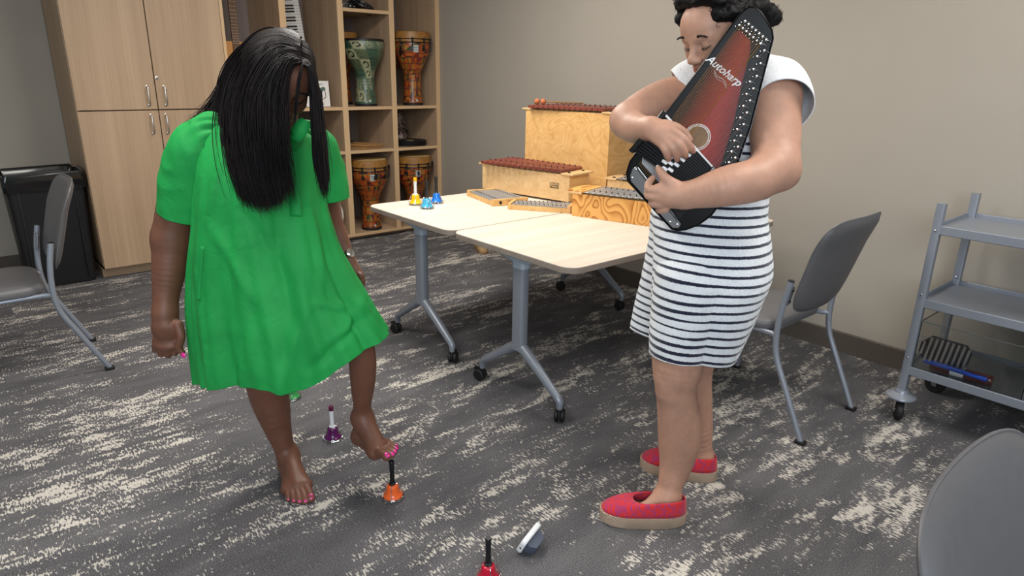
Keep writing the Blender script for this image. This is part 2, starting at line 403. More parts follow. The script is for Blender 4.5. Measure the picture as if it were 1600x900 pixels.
t1 = dup(t2, (1.74, 2.480, 0), 0, 'pale wood folding table on wheels carrying the three small bells, farther of the two')

# ------------------------------------------------------------------ chairs
def make_chair(label, loc, rz=0):
    t = thing('side_chair', label, 'chair', loc, rz, None)
    # local: x -.235...235 width, y rear feet at 0, chair faces +Y
    for s in (-1, 1):
        x = s * .235
        p = spline([(x, 0, .012), (x, .10, .22), (x, .155, .34), (x, .168, .44), (x, .160, .56), (x, .140, .67)], 6)
        lg = MB().tube(p, .0125, 12).build('leg', M['silver'], t)
        MB().box((-.016, -.020, 0), (.016, .020, .016), M=RT((x, 0, 0))).build('foot_cap', M['rubber'], lg, bevel=.003)
        MB().tube([(x, .140, .670), (x, .1395, .674)], .0128, 12).build('end_plug', M['black'], lg)
        p = spline([(x, .585, .012), (x, .575, .2), (x, .56, .36), (x * .97, .53, .415), (x * .95, .46, .425)], 6)
        lg = MB().tube(p, .0125, 12).build('leg', M['silver'], t)
        MB().box((-.015, -.016, 0), (.015, .016, .014), M=RT((x, .585, 0))).build('foot_cap', M['rubber'], lg, bevel=.003)
        br = MB(); br.prism(rrect(.052, .085, .012, 4), 0, .004, M=frame((x - s * .012, .158, .595), (-s, 0, 0), (0, -.16, 1), (0, -1, -.16)) @ RT((.024, 0, -.002)))
        for zz in (-.025, .025): br.lathe([(.006, .004), (.006, .007), (0, .008)], 10, 1, M=frame((x - s * .012, .158, .595), (-s, 0, 0), (0, -.16, 1), (0, -1, -.16)) @ RT((.036, zz, 0)))
        br.build('mounting_plate', [M['silver'], M['black']], t)
    MB().tube([(-.22, .46, .425), (-.215, .20, .425), (-.235, .165, .425)], .011, 10).tube([(.22, .46, .425), (.215, .20, .425), (.235, .165, .425)], .011, 10).tube([(-.22, .45, .422), (.22, .45, .422)], .010, 10).tube([(-.22, .22, .422), (.22, .22, .422)], .010, 10).build('seat_frame', M['silver'], t)
    # seat: upholstered pad
    b = MB(); n = 28; ring = []
    for k, (sc, z) in enumerate(((.90, .432), (.985, .437), (1, .452), (.985, .468), (.93, .478), (.75, .482), (.4, .480), (.01, .479))):
        ring.append([(x * sc, .42 + (y) * sc, z + (.012 * (-(y / .24) ** 2) if z > .46 else 0) * (y > 0)) for x, y in rrect(.47, .47, .10, 7)])
    N = len(ring[0]); v = [p for r in ring for p in r]; f = [(i * N + k, i * N + (k + 1) % N, (i + 1) * N + (k + 1) % N, (i + 1) * N + k) for i in range(len(ring) - 1) for k in range(N)] + [tuple(range(N))[::-1], tuple(range((len(ring) - 1) * N, len(ring) * N))]
    b.add(v, f).build('seat', M['vinyl'], t, smooth=60)
    # backrest: curved, padded, taller than wide at the top
    nu, nv = 22, 18; V = []; 
    def outline(u, v):   # u,v in -1..1 ; rounded rectangle widening
        e = 5.0; r = (abs(u) ** e + abs(v) ** e) ** (1 / e); m = max(abs(u), abs(v), 1e-6); k = m / max(r, 1e-6)
        return u * k, v * k
    def surf(u, v, side):
        a, c = outline(u, v); hw = .232 + .018 * c; x = a * hw; z = .725 + c * .205
        y = .148 - (z - .52) * .27 - (.03) * (1 - a * a) * (1) + .03 * (1 if False else 0)
        y -= .12 * max(0, z - .80) ** 1.0
        edge = max(abs(u), abs(v)); th = .016 * (max(0, 1 - edge ** 6)) ** .5
        return (x, y + side * (th + .002), z)
    b = MB(); g = {}
    for side in (1, -1):
        vv = [surf(-1 + 2 * i / nu, -1 + 2 * j / nv, side) for j in range(nv + 1) for i in range(nu + 1)]
        ff = [(j * (nu + 1) + i, j * (nu + 1) + i + 1, (j + 1) * (nu + 1) + i + 1, (j + 1) * (nu + 1) + i) for j in range(nv) for i in range(nu)]
        base_i = b.n(); b.add(vv, ff)
    n1 = (nu + 1) * (nv + 1)
    per = [i for i in range(nu + 1)] + [j * (nu + 1) + nu for j in range(1, nv + 1)] + [nv * (nu + 1) + i for i in range(nu - 1, -1, -1)] + [j * (nu + 1) for j in range(nv - 1, 0, -1)]
    for a_, c_ in zip(per, per[1:] + per[:1]): b.f.append((a_, c_, n1 + c_, n1 + a_)); b.m.append(0)
    bk = b.build('backrest', M['vinyl'], t, smooth=70)
    pts = [Vector(surf(-1 + 2 * (i % (nu + 1)) / nu, -1 + 2 * (i // (nu + 1)) / nv, 0)) for i in per]
    MB().tube(pts + [pts[0]], .0032, 6, caps=False).build('piping', M['vinyl'], bk)
    return t
ch = make_chair('grey vinyl side chair with silver legs between the woman in stripes and the cart', (2.735, 1.062, 0), 0)
dup(ch, (.455, 3.84, 0), PI / 2, 'grey side chair left of the woman in green, only its leg tips showing')
dup(ch, (1.02, .205, 0), PI, 'grey chair closest to the camera, its backrest top in the lower right corner')
# ------------------------------------------------------------------ djembes
PAL_K = np.array([[.62, .12, .02], [.75, .18, .03], [.03, .02, .02], [.05, .10, .04], [.28, .04, .03], [.55, .30, .04], [.62, .12, .02], [.70, .15, .03]])
def kente(u, v, seed):
    r = np.random.default_rng(seed); NU, NV = 16, 13; T = r.integers(0, 4, (NV + 1, NU)); C = r.integers(0, 8, (NV + 1, NU, 4))
    cu_, cv_ = u * NU, v * NV; i, j = np.floor(cu_).astype(int) % NU, np.clip(np.floor(cv_).astype(int), 0, NV); a, b = cu_ % 1, cv_ % 1
    t = T[j, i]; k = np.where(a > b, 0, 1) + np.where(a + b > 1, 0, 2)
    st = (np.floor(b * 6).astype(int)) % 4; sv = (np.floor(a * 6).astype(int)) % 4
    idx = np.where(t <= 1, k, np.where(t == 2, st, sv)); c = C[j, i, idx]
    out = PAL_K[c]
    out = np.where(((b < .10) | (b > .94))[:, None], np.array([.20, .07, .03]) * np.ones((1, 3)), out)
    return out * .58
def green_print(u, v, seed):
    r = np.random.default_rng(seed); NU, NV = 10, 8; T = r.integers(0, 4, (NV + 1, NU))
    w = u + .3 * v * 0; cu_, cv_ = w * NU + v * 3, v * NV; i, j = np.floor(cu_).astype(int) % NU, np.clip(np.floor(cv_).astype(int), 0, NV); a, b = cu_ % 1 - .5, cv_ % 1 - .5
    t = T[j, i]; rr = np.hypot(a, b); g = np.array([.08, .16, .10]); cr_ = np.array([.50, .50, .30]); g2 = np.array([.13, .20, .13]); bk = np.array([.012, .018, .012])
    basec = np.where((t == 0)[:, None], g, np.where((t == 1)[:, None], cr_, np.where((t == 2)[:, None], g2, [.20, .26, .13])))
    ang = np.arctan2(b, a); ink = np.where(t == 0, (np.abs(np.sin(a * 16)) < .18) | (np.abs(np.sin(b * 14)) < .15), np.where(t == 1, (np.abs(rr - .26) < .07) & (ang > -2.2), np.where(t == 2, (np.sin(ang * 9) > .3) & (rr < .42) & (rr > .08), np.sin(rr * 40) > .45)))
    return np.where(ink[:, None], np.where((t == 2)[:, None], cr_ * .6, bk), basec * .62)
DJ_PROF = [(.082, 0), (.090, .004), (.092, .03), (.088, .05), (.082, .12), (.078, .20), (.082, .265), (.098, .31), (.130, .37), (.158, .43), (.168, .49), (.168, .535)]
cm = NT('printed_drum_shell'); ca = cm.nd('ShaderNodeVertexColor', layer_name='Col'); cm.L(ca.outputs[0], cm.b.inputs['Base Color']); cm.b.inputs['Roughness'].default_value = .28; M['print'] = cm.m
M['skin'] = plain('drum_head', srgb(206, 176, 120), .55, vs_=12, var=.15)
M['collar'] = plain('tan_drum_collar', srgb(150, 104, 48), .45, vs_=30, var=.2)
M['stick'] = plain('sticker_silver', srgb(186, 188, 184), .4)
def make_djembe(label, loc, rz, hs, seed, fn, knobs=True, group=None, rs=1.0):
    t = thing('djembe_drum', label, 'drum', loc, rz, group)
    P = spline([(r * rs, z * hs) for r, z in DJ_PROF], 9); seg = 140; n = len(P)
    th = np.linspace(0, 2 * PI, seg, endpoint=False)
    V = np.array([(r * math.cos(a), r * math.sin(a), z) for r, z in P for a in th]); uu = np.tile(th / (2 * PI), n); vv = np.repeat(np.linspace(0, 1, n), seg)
    ii = np.arange(n - 1)[:, None] * seg; k = np.arange(seg)[None]; k1 = (k + 1) % seg
    F = np.stack([ii + k, ii + k1, ii + seg + k1, ii + seg + k], -1).reshape(-1, 4)
    colr = fn(uu, vv * .999, seed)
    raw_mesh('shell', V, F, M['print'], t, colors=colr)
    MB().lathe([(.080 * rs, .0), (.094 * rs, 0), (.095 * rs, .018), (.091 * rs, .022)], 48).build('foot_ring', M['rubber'], t)
    zt = .535 * hs; rt = .168 * rs
    if knobs:
        MB().lathe([(rt, zt - .02), (rt + .003, zt - .02), (rt + .004, zt + .055), (rt, zt + .072), (rt - .012, zt + .075)], 64).build('collar', M['collar'], t)
        MB().lathe([(rt - .012, zt + .0755), (rt * .5, zt + .0765), (0, zt + .0765)], 48).build('drum_head', M['skin'], t)
        rg = MB(); rg.torus((0, 0, zt + .012), rt + .006, .0045, seg=64); rg.torus((0, 0, zt - .016), rt + .004, .0045, seg=64); rg.build('tension_ring', M['black'], t)
        proto = None
        for q in range(10):
            Mx = Matrix.Rotation(2 * PI * (q + .3) / 10, 4, 'Z')
            if proto is None:
                b = MB(); b.box((rt + .004, -.009, zt - .085), (rt + .016, .009, zt - .055)); b.tube([(rt + .012, 0, zt - .06), (rt + .014, 0, zt + .0), (rt + .012, 0, zt + .02)], .0045, 8); b.tube([(rt + .013, 0, zt - .012), (rt + .015, 0, zt + .022)], .008, 8)
                proto = b.build('tension_lug', M['black'], t); proto.matrix_basis = Mx
            else:
                c = proto.copy(); col.objects.link(c); c.parent = t; c.matrix_basis = Mx
    else:
        MB().lathe([(rt, zt - .002), (rt + .004, zt - .002), (rt + .005, zt + .014), (rt, zt + .017), (rt - .01, zt + .017)], 64).build('rim', M['black'], t)
        MB().lathe([(rt - .01, zt + .0165), (rt * .5, zt + .017), (0, zt + .017)], 48).build('drum_head', plain('green_head', srgb(120, 150, 110), .5, vs_=20, var=.3), t)
    # stickers on the shell towards the room
    def patch(w, h, z, name):
        a0 = -PI / 2 - rz - .32 * (1 if z > .2 else .35); nseg = 8; R = np.interp(z * 1.0, P[:, 1], P[:, 0]); b = MB()
        vs2 = []
        for j in range(4):
            zz = z + h * (j / 3 - .5); R = np.interp(zz, P[:, 1], P[:, 0]) + .0012
            for i in range(nseg + 1):
                a = a0 + (w / .16) * (i / nseg - .5); vs2.append((R * math.cos(a), R * math.sin(a), zz))
        b.add(vs2, [(j * (nseg + 1) + i, j * (nseg + 1) + i + 1, (j + 1) * (nseg + 1) + i + 1, (j + 1) * (nseg + 1) + i) for j in range(3) for i in range(nseg)])
        s_ = b.build(name, M['stick'], t)
        return a0, s_
    if knobs:
        a0, s_ = patch(.045, .058, zt - .07, 'label_sticker')
        R = np.interp(zt - .06, P[:, 1], P[:, 0]) + .003
        for kk, (txt, dz, sz) in enumerate((('REMO', .012, .014), ('DJEMBE', -.008, .008))):
            text_mesh(txt, sz, frame((R * math.cos(a0), R * math.sin(a0), zt - .07 + dz), (-math.sin(a0), math.cos(a0), 0), (0, 0, 1), (math.cos(a0), math.sin(a0), 0)), M['black'], 'lettering', s_)
    patch(.030, .018, .045, 'small_label')
    return t
make_djembe('green and cream patterned djembe drum with a flat head on the middle shelf', (2.925, 5.40, 1.153), .3, .99, 5, green_print, knobs=False, rs=1.0)
make_djembe('orange patterned djembe drum half hidden behind the green one', (2.875, 5.745, 1.153), .8, 1.0, 11, kente, rs=.93)
make_djembe('orange patterned djembe drum on the middle shelf at the right end', (3.392, 5.385, 1.153), .25, 1.03, 21, kente, rs=.97)
make_djembe('orange patterned djembe drum deep in the corner bay behind another drum', (3.345, 5.745, 1.153), 1.1, .98, 31, kente, rs=.92)
make_djembe('orange patterned djembe drum on the bottom shelf below the wooden mallets', (2.915, 5.39, .065), .55, 1.04, 41, kente, rs=.97)
make_djembe('orange patterned djembe drum on the bottom shelf behind the blue bells', (3.39, 5.40, .065), .45, 1.04, 51, kente, rs=.97)
make_djembe('djembe drum on the bottom shelf behind the white frame drum', (2.435, 5.60, .065), .2, 1.03, 61, kente, rs=.95)

# ------------------------------------------------------------------ other things on the shelves
M['dskin'] = plain('white_drumskin', srgb(205, 200, 190), .6, vs_=25, var=.08)
M['pale'] = plain('pale_wood_rim', srgb(200, 170, 125), .5)
fd = thing('frame_drum', 'round white frame drum leaning upright on the bottom shelf left of a djembe', 'drum', (2.440, 5.33, .068))
Mx = RT((0, 0, .172), (PI / 2 - .05, 0, 0))
MB().lathe([(.160, -.045), (.170, -.045), (.172, -.04), (.172, -.002), (.168, .002), (.160, .002), (.160, -.045)], 56, M=Mx).build('frame', M['pale'], fd)
MB().lathe([(.172, -.012), (.1735, -.010), (.1735, .001), (.168, .0035), (0, .004)], 56, M=Mx).build('drumskin', M['dskin'], fd)
def make_tamb(label, loc, rot, R=.11, name='tambourine', group=None, filled=False):
    t = thing(name, label, 'tambourine', loc, 0, group); t.rotation_euler = rot
    MB().lathe([(R - .008, 0), (R, 0), (R, .016), (R - .008, .016), (R - .008, 0)], 48).lathe([(R - .008, .03), (R, .03), (R, .045), (R - .008, .045), (R - .008, .03)], 48).build('frame', M['black'], t)
    po = MB(); ji = None
    for q in range(8):
        a = 2 * PI * q / 8
        po.box((R - .010, -.012, 0), (R + .001, .012, .045), M=Matrix.Rotation(a + PI / 8, 4, 'Z'))
    po.build('frame_posts', M['black'], t)
    for q in range(8):
        Mq = Matrix.Rotation(2 * PI * q / 8, 4, 'Z')
        if ji is None:
            b = MB()
            for z in (.019, .0245): b.lathe([(0, 0), (.006, .002), (.021, .0005), (.021, -.0005), (.006, .001), (0, -.001)], 20, M=RT((R - .004, 0, z)))
            ji = b.build('jingle', M['chrome'], t)
            ji.matrix_basis = Mq
        else:
            c = ji.copy(); col.objects.link(c); c.parent = t; c.matrix_basis = Mq
    if filled: MB().lathe([(R - .004, .045), (0, .046)], 40).build('drum_head', M['black'], t)
    return t
make_tamb('black tambourine with silver jingles lying leftmost on the top shelf', (2.785, 5.44, 1.926), (0, 0, .2), .085)
make_tamb('black tambourine leaning on its neighbour on the top shelf', (2.935, 5.44, 1.935), (.12, .42, .3), .10)
make_tamb('black tambourine lying behind the others on the top shelf', (2.90, 5.68, 1.926), (0, 0, .1), .11)
make_tamb('dark tambourine on the second shelf beside the hair of the woman in green', (2.50, 5.40, .791), (0, 0, .5), .095)
# mallet bundle
M['dowel'] = wood('dowel_wood', srgb(140, 98, 52), srgb(186, 142, 88), 'X', 40, .4)
def stick_thing(label, p0, p1, r=.0045):
    p0, p1 = Vector(p0), Vector(p1); d = (p1 - p0); L_ = d.length; d.normalize(); t = thing('mallet', label, 'mallet', p0, 0, 'wooden mallets on the shelf')
    t.rotation_euler = d.to_track_quat('X', 'Z').to_euler()
    MB().tube([(0, 0, 0), (L_ * .97, 0, 0), (L_, 0, 0)], [r, r * .9, r * .5], 10).build('stick', M['dowel'], t)
    MB().ball((.012, 0, 0), (.022, .014, .014), 0, 14).build('head', M['black'], t)
mp = [(2.715, 5.50, 2.86, 5.305), (2.725, 5.53, 2.90, 5.325), (2.74, 5.56, 2.93, 5.305), (2.76, 5.58, 2.965, 5.34), (2.83, 5.62, 2.99, 5.315), (2.855, 5.64, 3.03, 5.335), (2.88, 5.66, 3.06, 5.37), (2.90, 5.68, 3.085, 5.41)]
for i, (a, b_, c, d) in enumerate(mp):
    stick_thing('slim wooden mallet with a black head in the loose bundle on the shelf', (a, b_, .8065 + .014 * (i % 2)), (c, d, .7955 + .020 * (i % 2)))
# black pads and folded cloth in the corner bay
for i in range(3):
    dk = thing('round_pad', ['black round drum pad, lowest of the stack in the corner bay', 'black round drum pad in the middle of the stack in the corner bay', 'black round drum pad with a tan spot, topmost of the corner stack'][i], 'drum pad', (3.385 + .008 * i, 5.47 + .01 * i, .791 + .0145 * i), .4 * i, 'black round pads in the corner bay')
    MB().lathe([(0, 0), (.160, 0), (.166, .004), (.166, .009), (.160, .013), (0, .013)], 48).build('pad', M['rubber'], dk)
    if i == 2: MB().lathe([(0, .0135), (.040, .0135), (.040, .013)], 28, M=RT((-.04, -.02, 0))).build('tan_spot', M['pale'], dk)
clothm = NT('mottled_cloth'); o_ = clothm.obj(); clothm.L(clothm.ramp(clothm.noise(o_, 22, 3, .6, .6), [(.38, srgb(44, 30, 28)), (.5, srgb(120, 98, 90)), (.62, srgb(176, 160, 152))]), clothm.b.inputs['Base Color']); clothm.b.inputs['Roughness'].default_value = .85
b = MB(); N = 26; vv_ = []
for j in range(19):
    z = .34 * j / 18
    for k in range(N):
        th = 2 * PI * k / N; r = (.115 - .07 * (j / 18) ** 1.6) * (1 + .16 * math.sin(5 * th + 3 * z * 8) + .08 * math.sin(9 * th - j * .5)); vv_.append((r * 1.1 * math.cos(th), r * .8 * math.sin(th), z))
b.add(vv_, [(j * N + k, j * N + (k + 1) % N, (j + 1) * N + (k + 1) % N, (j + 1) * N + k) for j in range(18) for k in range(N)] + [tuple(range(N))[::-1], tuple(range(18 * N, 19 * N))])
bag = b.build('cloth_bag', clothm.m, smooth=60); bag.location = (3.375, 5.70, .791)
tag(bag, 'mottled grey brown cloth bag standing behind the stack of round pads', 'bag')
# guitar
gt = thing('acoustic_guitar', 'acoustic guitar with a yellow spruce top standing in the shelving behind her hair', 'guitar', (1.93, 5.60, 1.158))
gt.rotation_euler = (-.11, .035, 0)
M['spruce'] = wood('spruce_top', srgb(196, 132, 62), srgb(222, 162, 86), 'Z', 60, .3)
M['fret'] = wood('fingerboard', srgb(92, 64, 40), srgb(128, 94, 60), 'Z', 50, .45)
M['mahog'] = wood('mahogany_side', srgb(88, 46, 26), srgb(120, 66, 38), 'Z', 30, .3)
gp = spline([(0, 0), (.12, .012), (.185, .09), (.18, .18), (.125, .26), (.118, .30), (.138, .37), (.13, .44), (.08, .485), (0, .49)], 6)
poly = [(x, z) for x, z in gp] + [(-x, z) for x, z in gp[-2:0:-1]]
GM = Matrix([[1, 0, 0, 0], [0, 0, 1, 0], [0, 1, 0, 0], [0, 0, 0, 1]])
MB().prism(poly, .004, .10, M=GM).build('body', M['mahog'], gt)
MB().prism([(x * .995, y) for x, y in poly], 0, .004, M=GM).build('soundboard', M['spruce'], gt)
MB().lathe([(.050, 0), (.064, 0), (.064, .0012), (.050, .0012), (.050, 0)], 40, M=RT((0, 0, .335), (PI / 2, 0, 0))).build('rosette', plain('rosette_mosaic', srgb(120, 130, 92), .5, vs_=900, var=.7), gt)
MB().lathe([(.049, .0008), (0, .0008)], 40, M=RT((0, 0, .335), (PI / 2, 0, 0))).build('sound_hole', M['black'], gt)
MB().box((-.028, -.008, .38), (.028, .012, .98)).build('neck', M['fret'], gt, bevel=.003)
fr_ = MB()
for k in range(18):
    z = .98 - (.98 - .20) * (1 - 2 ** (-(k + 1) / 12)); fr_.box((-.027, -.0095, z), (.027, -.008, z + .0015))
fr_.build('frets', M['steel'], gt)['kind'] = 'stuff'
for k in range(6): MB().tube([(-.020 + .008 * k, -.010, .17), (-.018 + .0072 * k, -.0105, 1.0)], .0007, 6).build('string', M['chrome'], gt)
MB().box((-.07, -.008, .155), (.07, 0, .18)).build('bridge', M['fret'], gt, bevel=.002)
MB().box((-.036, -.002, .98), (.036, .014, 1.14)).build('headstock', M['mahog'], gt, bevel=.003)
# keyboard
kb = thing('electronic_keyboard', 'electronic keyboard standing on end in the shelving behind the woman in green', 'keyboard', (2.545, 5.58, 1.158)); kb.rotation_euler = (-.045, -.085, 0)
MB().box((-.256, 0, 0), (.0, .075, .95)).build('body', M['black'], kb, bevel=.006)
M['keyw'] = plain('ivory_white_key', srgb(206, 204, 200), .3)
nk = 40; w = .0226; proto = None
for k in range(nk):
    o = proto.copy() if proto else MB().box((-.152, -.010, 0), (-.008, .002, w - .0012)).build('white_key', M['keyw'], kb, bevel=.001)
    if proto: col.objects.link(o); o.parent = kb
    else: proto = o
    o.location = (0, 0, .02 + k * w)
proto = None
for k in range(nk - 1):
    if k % 7 in (2, 6): continue
    o = proto.copy() if proto else MB().box((-.152, -.020, -.006), (-.060, -.010, .006)).build('black_key', M['gblack'], kb, bevel=.0015)
    if proto: col.objects.link(o); o.parent = kb
    else: proto = o
    o.location = (0, 0, .02 + (k + 1) * w)
MB().box((-.250, -.003, .2), (-.170, .001, .75)).build('control_panel', plain('panel_grey', srgb(52, 52, 56), .4), kb)
for k, c in enumerate(((230, 140, 40), (60, 190, 160), (60, 190, 160), (230, 60, 50))):
    MB().box((-.176, -.006, .60 - k * .035), (-.164, -.002, .615 - k * .035)).build('button', plain('button_colour', srgb(*c), .4), kb)
# notice card
cd = thing('notice_card', 'white notice card with a picture of a draped piano on the shelf under the keyboard', 'sign', (2.485, 5.40, 1.154), -.12); 
CM = RT((0, 0, 0), (-.10, 0, 0))
MB().box((-.10, 0, 0), (.10, .004, .205), M=CM).build('card', plain('card_white', srgb(226, 224, 220), .4), cd, bevel=.0008)
FM = CM @ frame((0, -.0006, 0), (1, 0, 0), (0, 0, 1), (0, -1, 0))
text_mesh('this item.', .021, FM @ RT((.018, .180, 0)), M['black'], 'lettering', cd, align='CENTER')
text_mesh('lessons only.', .016, FM @ RT((.012, .022, 0)), M['black'], 'lettering', cd, align='CENTER')
clp = plain('print_purple', srgb(92, 78, 104), .6); clg = plain('print_green', srgb(72, 98, 78), .6); clb = plain('print_brown', srgb(96, 66, 44), .6)
sh_ = spline([(-.085, .10), (-.05, .145), (0, .155), (.03, .150), (.055, .158), (.068, .145), (.066, .130), (.05, .126), (.035, .105), (.012, .085), (-.03, .078), (-.07, .085)], 5)
MB().prism([tuple(p) for p in sh_], 0, .0006, M=FM).build('picture_piano', clp, cd)
MB().prism([(-.01, .150), (.03, .150), (.055, .158), (.068, .145), (.066, .130), (.045, .128), (.02, .135)], .0006, .0010, M=FM).build('picture_drape', clg, cd)
MB().prism([(-.06, .098), (-.055, .106), (.03, .142), (.034, .138)], .0010, .0013, M=FM).build('picture_keys', plain('print_cream', srgb(190, 176, 160), .6), cd)
lg = MB()
for a, b_ in (((.016, .09), (.019, .045)), ((.064, .13), (.067, .075)), ((.019, .045), (.067, .075))):
    a, b_ = Vector((*a, .0008)), Vector((*b_, .0008)); lg.tube([a, b_], .0028, 6, M=FM)
lg.build('picture_bench', clb, cd)

# ------------------------------------------------------------------ colour bells
def make_bell(label, loc, rgb, handle='black', cap=None, rz=0, group=None, tilt=None):
    t = thing('hand_bell', label, 'bell', loc, rz, group)
    if tilt: t.rotation_euler = tilt
    c = plain('bell_enamel', srgb(*rgb), .22, coat=.4, var=.02)
    prof = spline([(.034, .008), (.0335, .013), (.028, .020), (.0235, .032), (.0205, .048), (.0175, .054), (.008, .057)], 5)
    inner = [(r - .002, z) for r, z in prof[::-1]]
    MB().lathe([tuple(p) for p in prof] + [tuple(p) for p in inner[4:]] , 40).build('bell', c, t)
    MB().torus((0, 0, .004), .036, .0016, seg=40, sg=8).torus((0, 0, .012), .0395, .0011, seg=40, sg=6).torus((0, 0, .0565), .011, .0012, seg=24, sg=6).build('guard_ring', M['chrome'], t)
    for q in range(4):
        a = PI / 4 + q * PI / 2; p = [(r * math.cos(a), r * math.sin(a), z) for r, z in ((.036, .004), (.0400, .012), (.034, .024), (.0275, .038), (.0245, .050), (.018, .0575), (.010, .058))]
        MB().tube([Vector(x) for x in spline(p, 4)], .0011, 7).build('guard_wire', M['chrome'], t)
        MB().ball((.036 * math.cos(a), .036 * math.sin(a), .0035), .0035, 0, 10).build('foot', M['chrome'], t)
    MB().tube([(0, 0, .05), (0, 0, .016)], .0022, 8).ball((0, 0, .014), .007, 0, 12).build('clapper', M['black'], t)
    hm = M['black'] if handle == 'black' else M['white']
    MB().lathe([(.0125, .056), (.0125, .060), (.0085, .063), (.0082, .10), (.0090, .143), (.0, .1435)] if not cap else [(.0125, .056), (.0125, .060), (.0085, .063), (.0082, .10), (.0088, .132), (0, .1325)], 24).build('handle', hm, t)
    if cap: MB().lathe([(.0092, .130), (.0098, .131), (.0098, .146), (.0085, .149), (0, .149)], 24).build('cap', plain('cap_colour', srgb(*cap), .35), t)
    else: MB().lathe([(.0095, .140), (.0098, .141), (.0098, .147), (.0085, .149), (.0062, .149)], 24).lathe([(.0062, .1485), (0, .1480)], 20, 1).build('cap', [M['black'], M['steel']], t)
    return t
make_bell('yellow hand bell with a white handle on the table corner', (1.968, 3.125, .7405), (238, 190, 16), 'white', (232, 180, 20), .2)
make_bell('light blue hand bell with a black handle, nearest of the three on the table', (1.960, 3.000, .7405), (70, 172, 212), rz=.5)
make_bell('deep blue hand bell with a black handle, rightmost of the three on the table', (2.090, 3.100, .7405), (14, 112, 208), rz=.9)
make_bell('purple hand bell with a white handle standing on the carpet', (1.020, 2.300, .0), (88, 10, 84), 'white', (92, 10, 60), .3)
make_bell('orange hand bell pressed by the bare foot of the woman in green', (1.005, 1.800, .0), (246, 106, 44), rz=.1)
make_bell('red hand bell with a black handle at the bottom edge of the picture', (1.016, 1.270, .0), (196, 16, 52), rz=.4)
make_bell('hand bell on the carpet behind the hem of the green dress', (1.035, 2.745, .0), (60, 150, 80), rz=.2)
# metronome / tuner with clip
tn = thing('clip_tuner', 'white digital tuner with a dark stand lying tilted on the carpet', 'tuner', (1.205, 1.300, .0))
TX = Vector((.95, .31, .10)).normalized(); TN = Vector((-.50, .78, .42)); TN = (TN - TX * TN.dot(TX)).normalized(); TY = TN.cross(TX)
TM = frame((0, 0, .034), TX, TY, TN)
MB().prism(rrect(.105, .062, .014, 6), -.009, .009, M=TM).build('casing', M['white'], tn, bevel=.005, bseg=3)
MB().prism(rrect(.060, .030, .003, 3, .006, .004), .009, .0095, M=TM).build('screen', plain('lcd', srgb(70, 72, 66), .25), tn)
for k in range(4): MB().prism(rrect(.009, .006, .002, 3, -.03 + .018 * k, -.021), .009, .0105, M=TM).build('button', plain('tuner_key', srgb(110, 116, 126), .4), tn)
MB().lathe([(.003, 0), (.003, .0015), (0, .0015)], 12, M=TM @ RT((-.0525, 0, 0), (0, -PI / 2, 0))).build('socket', M['black'], tn)
MB().prism([(-.038, -.010), (.030, -.010), (.036, -.020), (.020, -.042), (-.028, -.042), (-.042, -.020)], -.020, .018, M=TM @ Matrix([[1, 0, 0, 0], [0, 0, 1, 0], [0, 1, 0, 0], [0, 0, 0, 1]])).build('stand', plain('slate_plastic', srgb(74, 82, 98), .4), tn, bevel=.002)
tn.location.z = .004

# ------------------------------------------------------------------ tuned percussion on the tables
def frame_from(p, q):   # local x along p->q, y to its left, origin p
    d = Vector((q[0] - p[0], q[1] - p[1], 0)); return math.atan2(d.y, d.x)
M['peg'] = M['black']
def bar_set(t, n, x0, x1, zt, wood_m, la, lb, th, yc, arch=False, fill=.90):
    """n bars crossing a box from x0 to x1; half lengths la -> lb"""
    pitch = (x1 - x0) / n
    pegm = None
    for k in range(n):
        u = k / (n - 1); h = la + (lb - la) * u; w = pitch * fill; cx = x0 + pitch * (k + .5)
        b = MB()
        if arch:   # arched wooden bar with rounded upper face
            pf = [(-w / 2, 0), (w / 2, 0), (w / 2, th * .55), (w * .3, th * .95), (0, th * 1.05), (-w * .3, th * .95), (-w / 2, th * .55)]
        else: pf = [(-w / 2, 0), (w / 2, 0), (w / 2, th), (-w / 2, th)]
        b.prism(pf, -h, h, M=Matrix([[1, 0, 0, cx], [0, 0, 1, yc], [0, 1, 0, zt], [0, 0, 0, 1]]))
        o = b.build('bar', wood_m, t, bevel=.0008, bseg=1)
        for s in (-1, 1):
            if pegm is None:
                pg = MB().tube([(0, 0, 0), (0, 0, .009), (0, 0, .0095)], [.0028, .0028, .0016], 8).build('peg', M['peg'], o); pegm = pg
            else: pg = pegm.copy(); col.objects.link(pg); pg.parent = o
            pg.location = (cx + (0 if arch else pitch * .5), yc + s * h * .56, zt + th * (.95 if arch else .6))
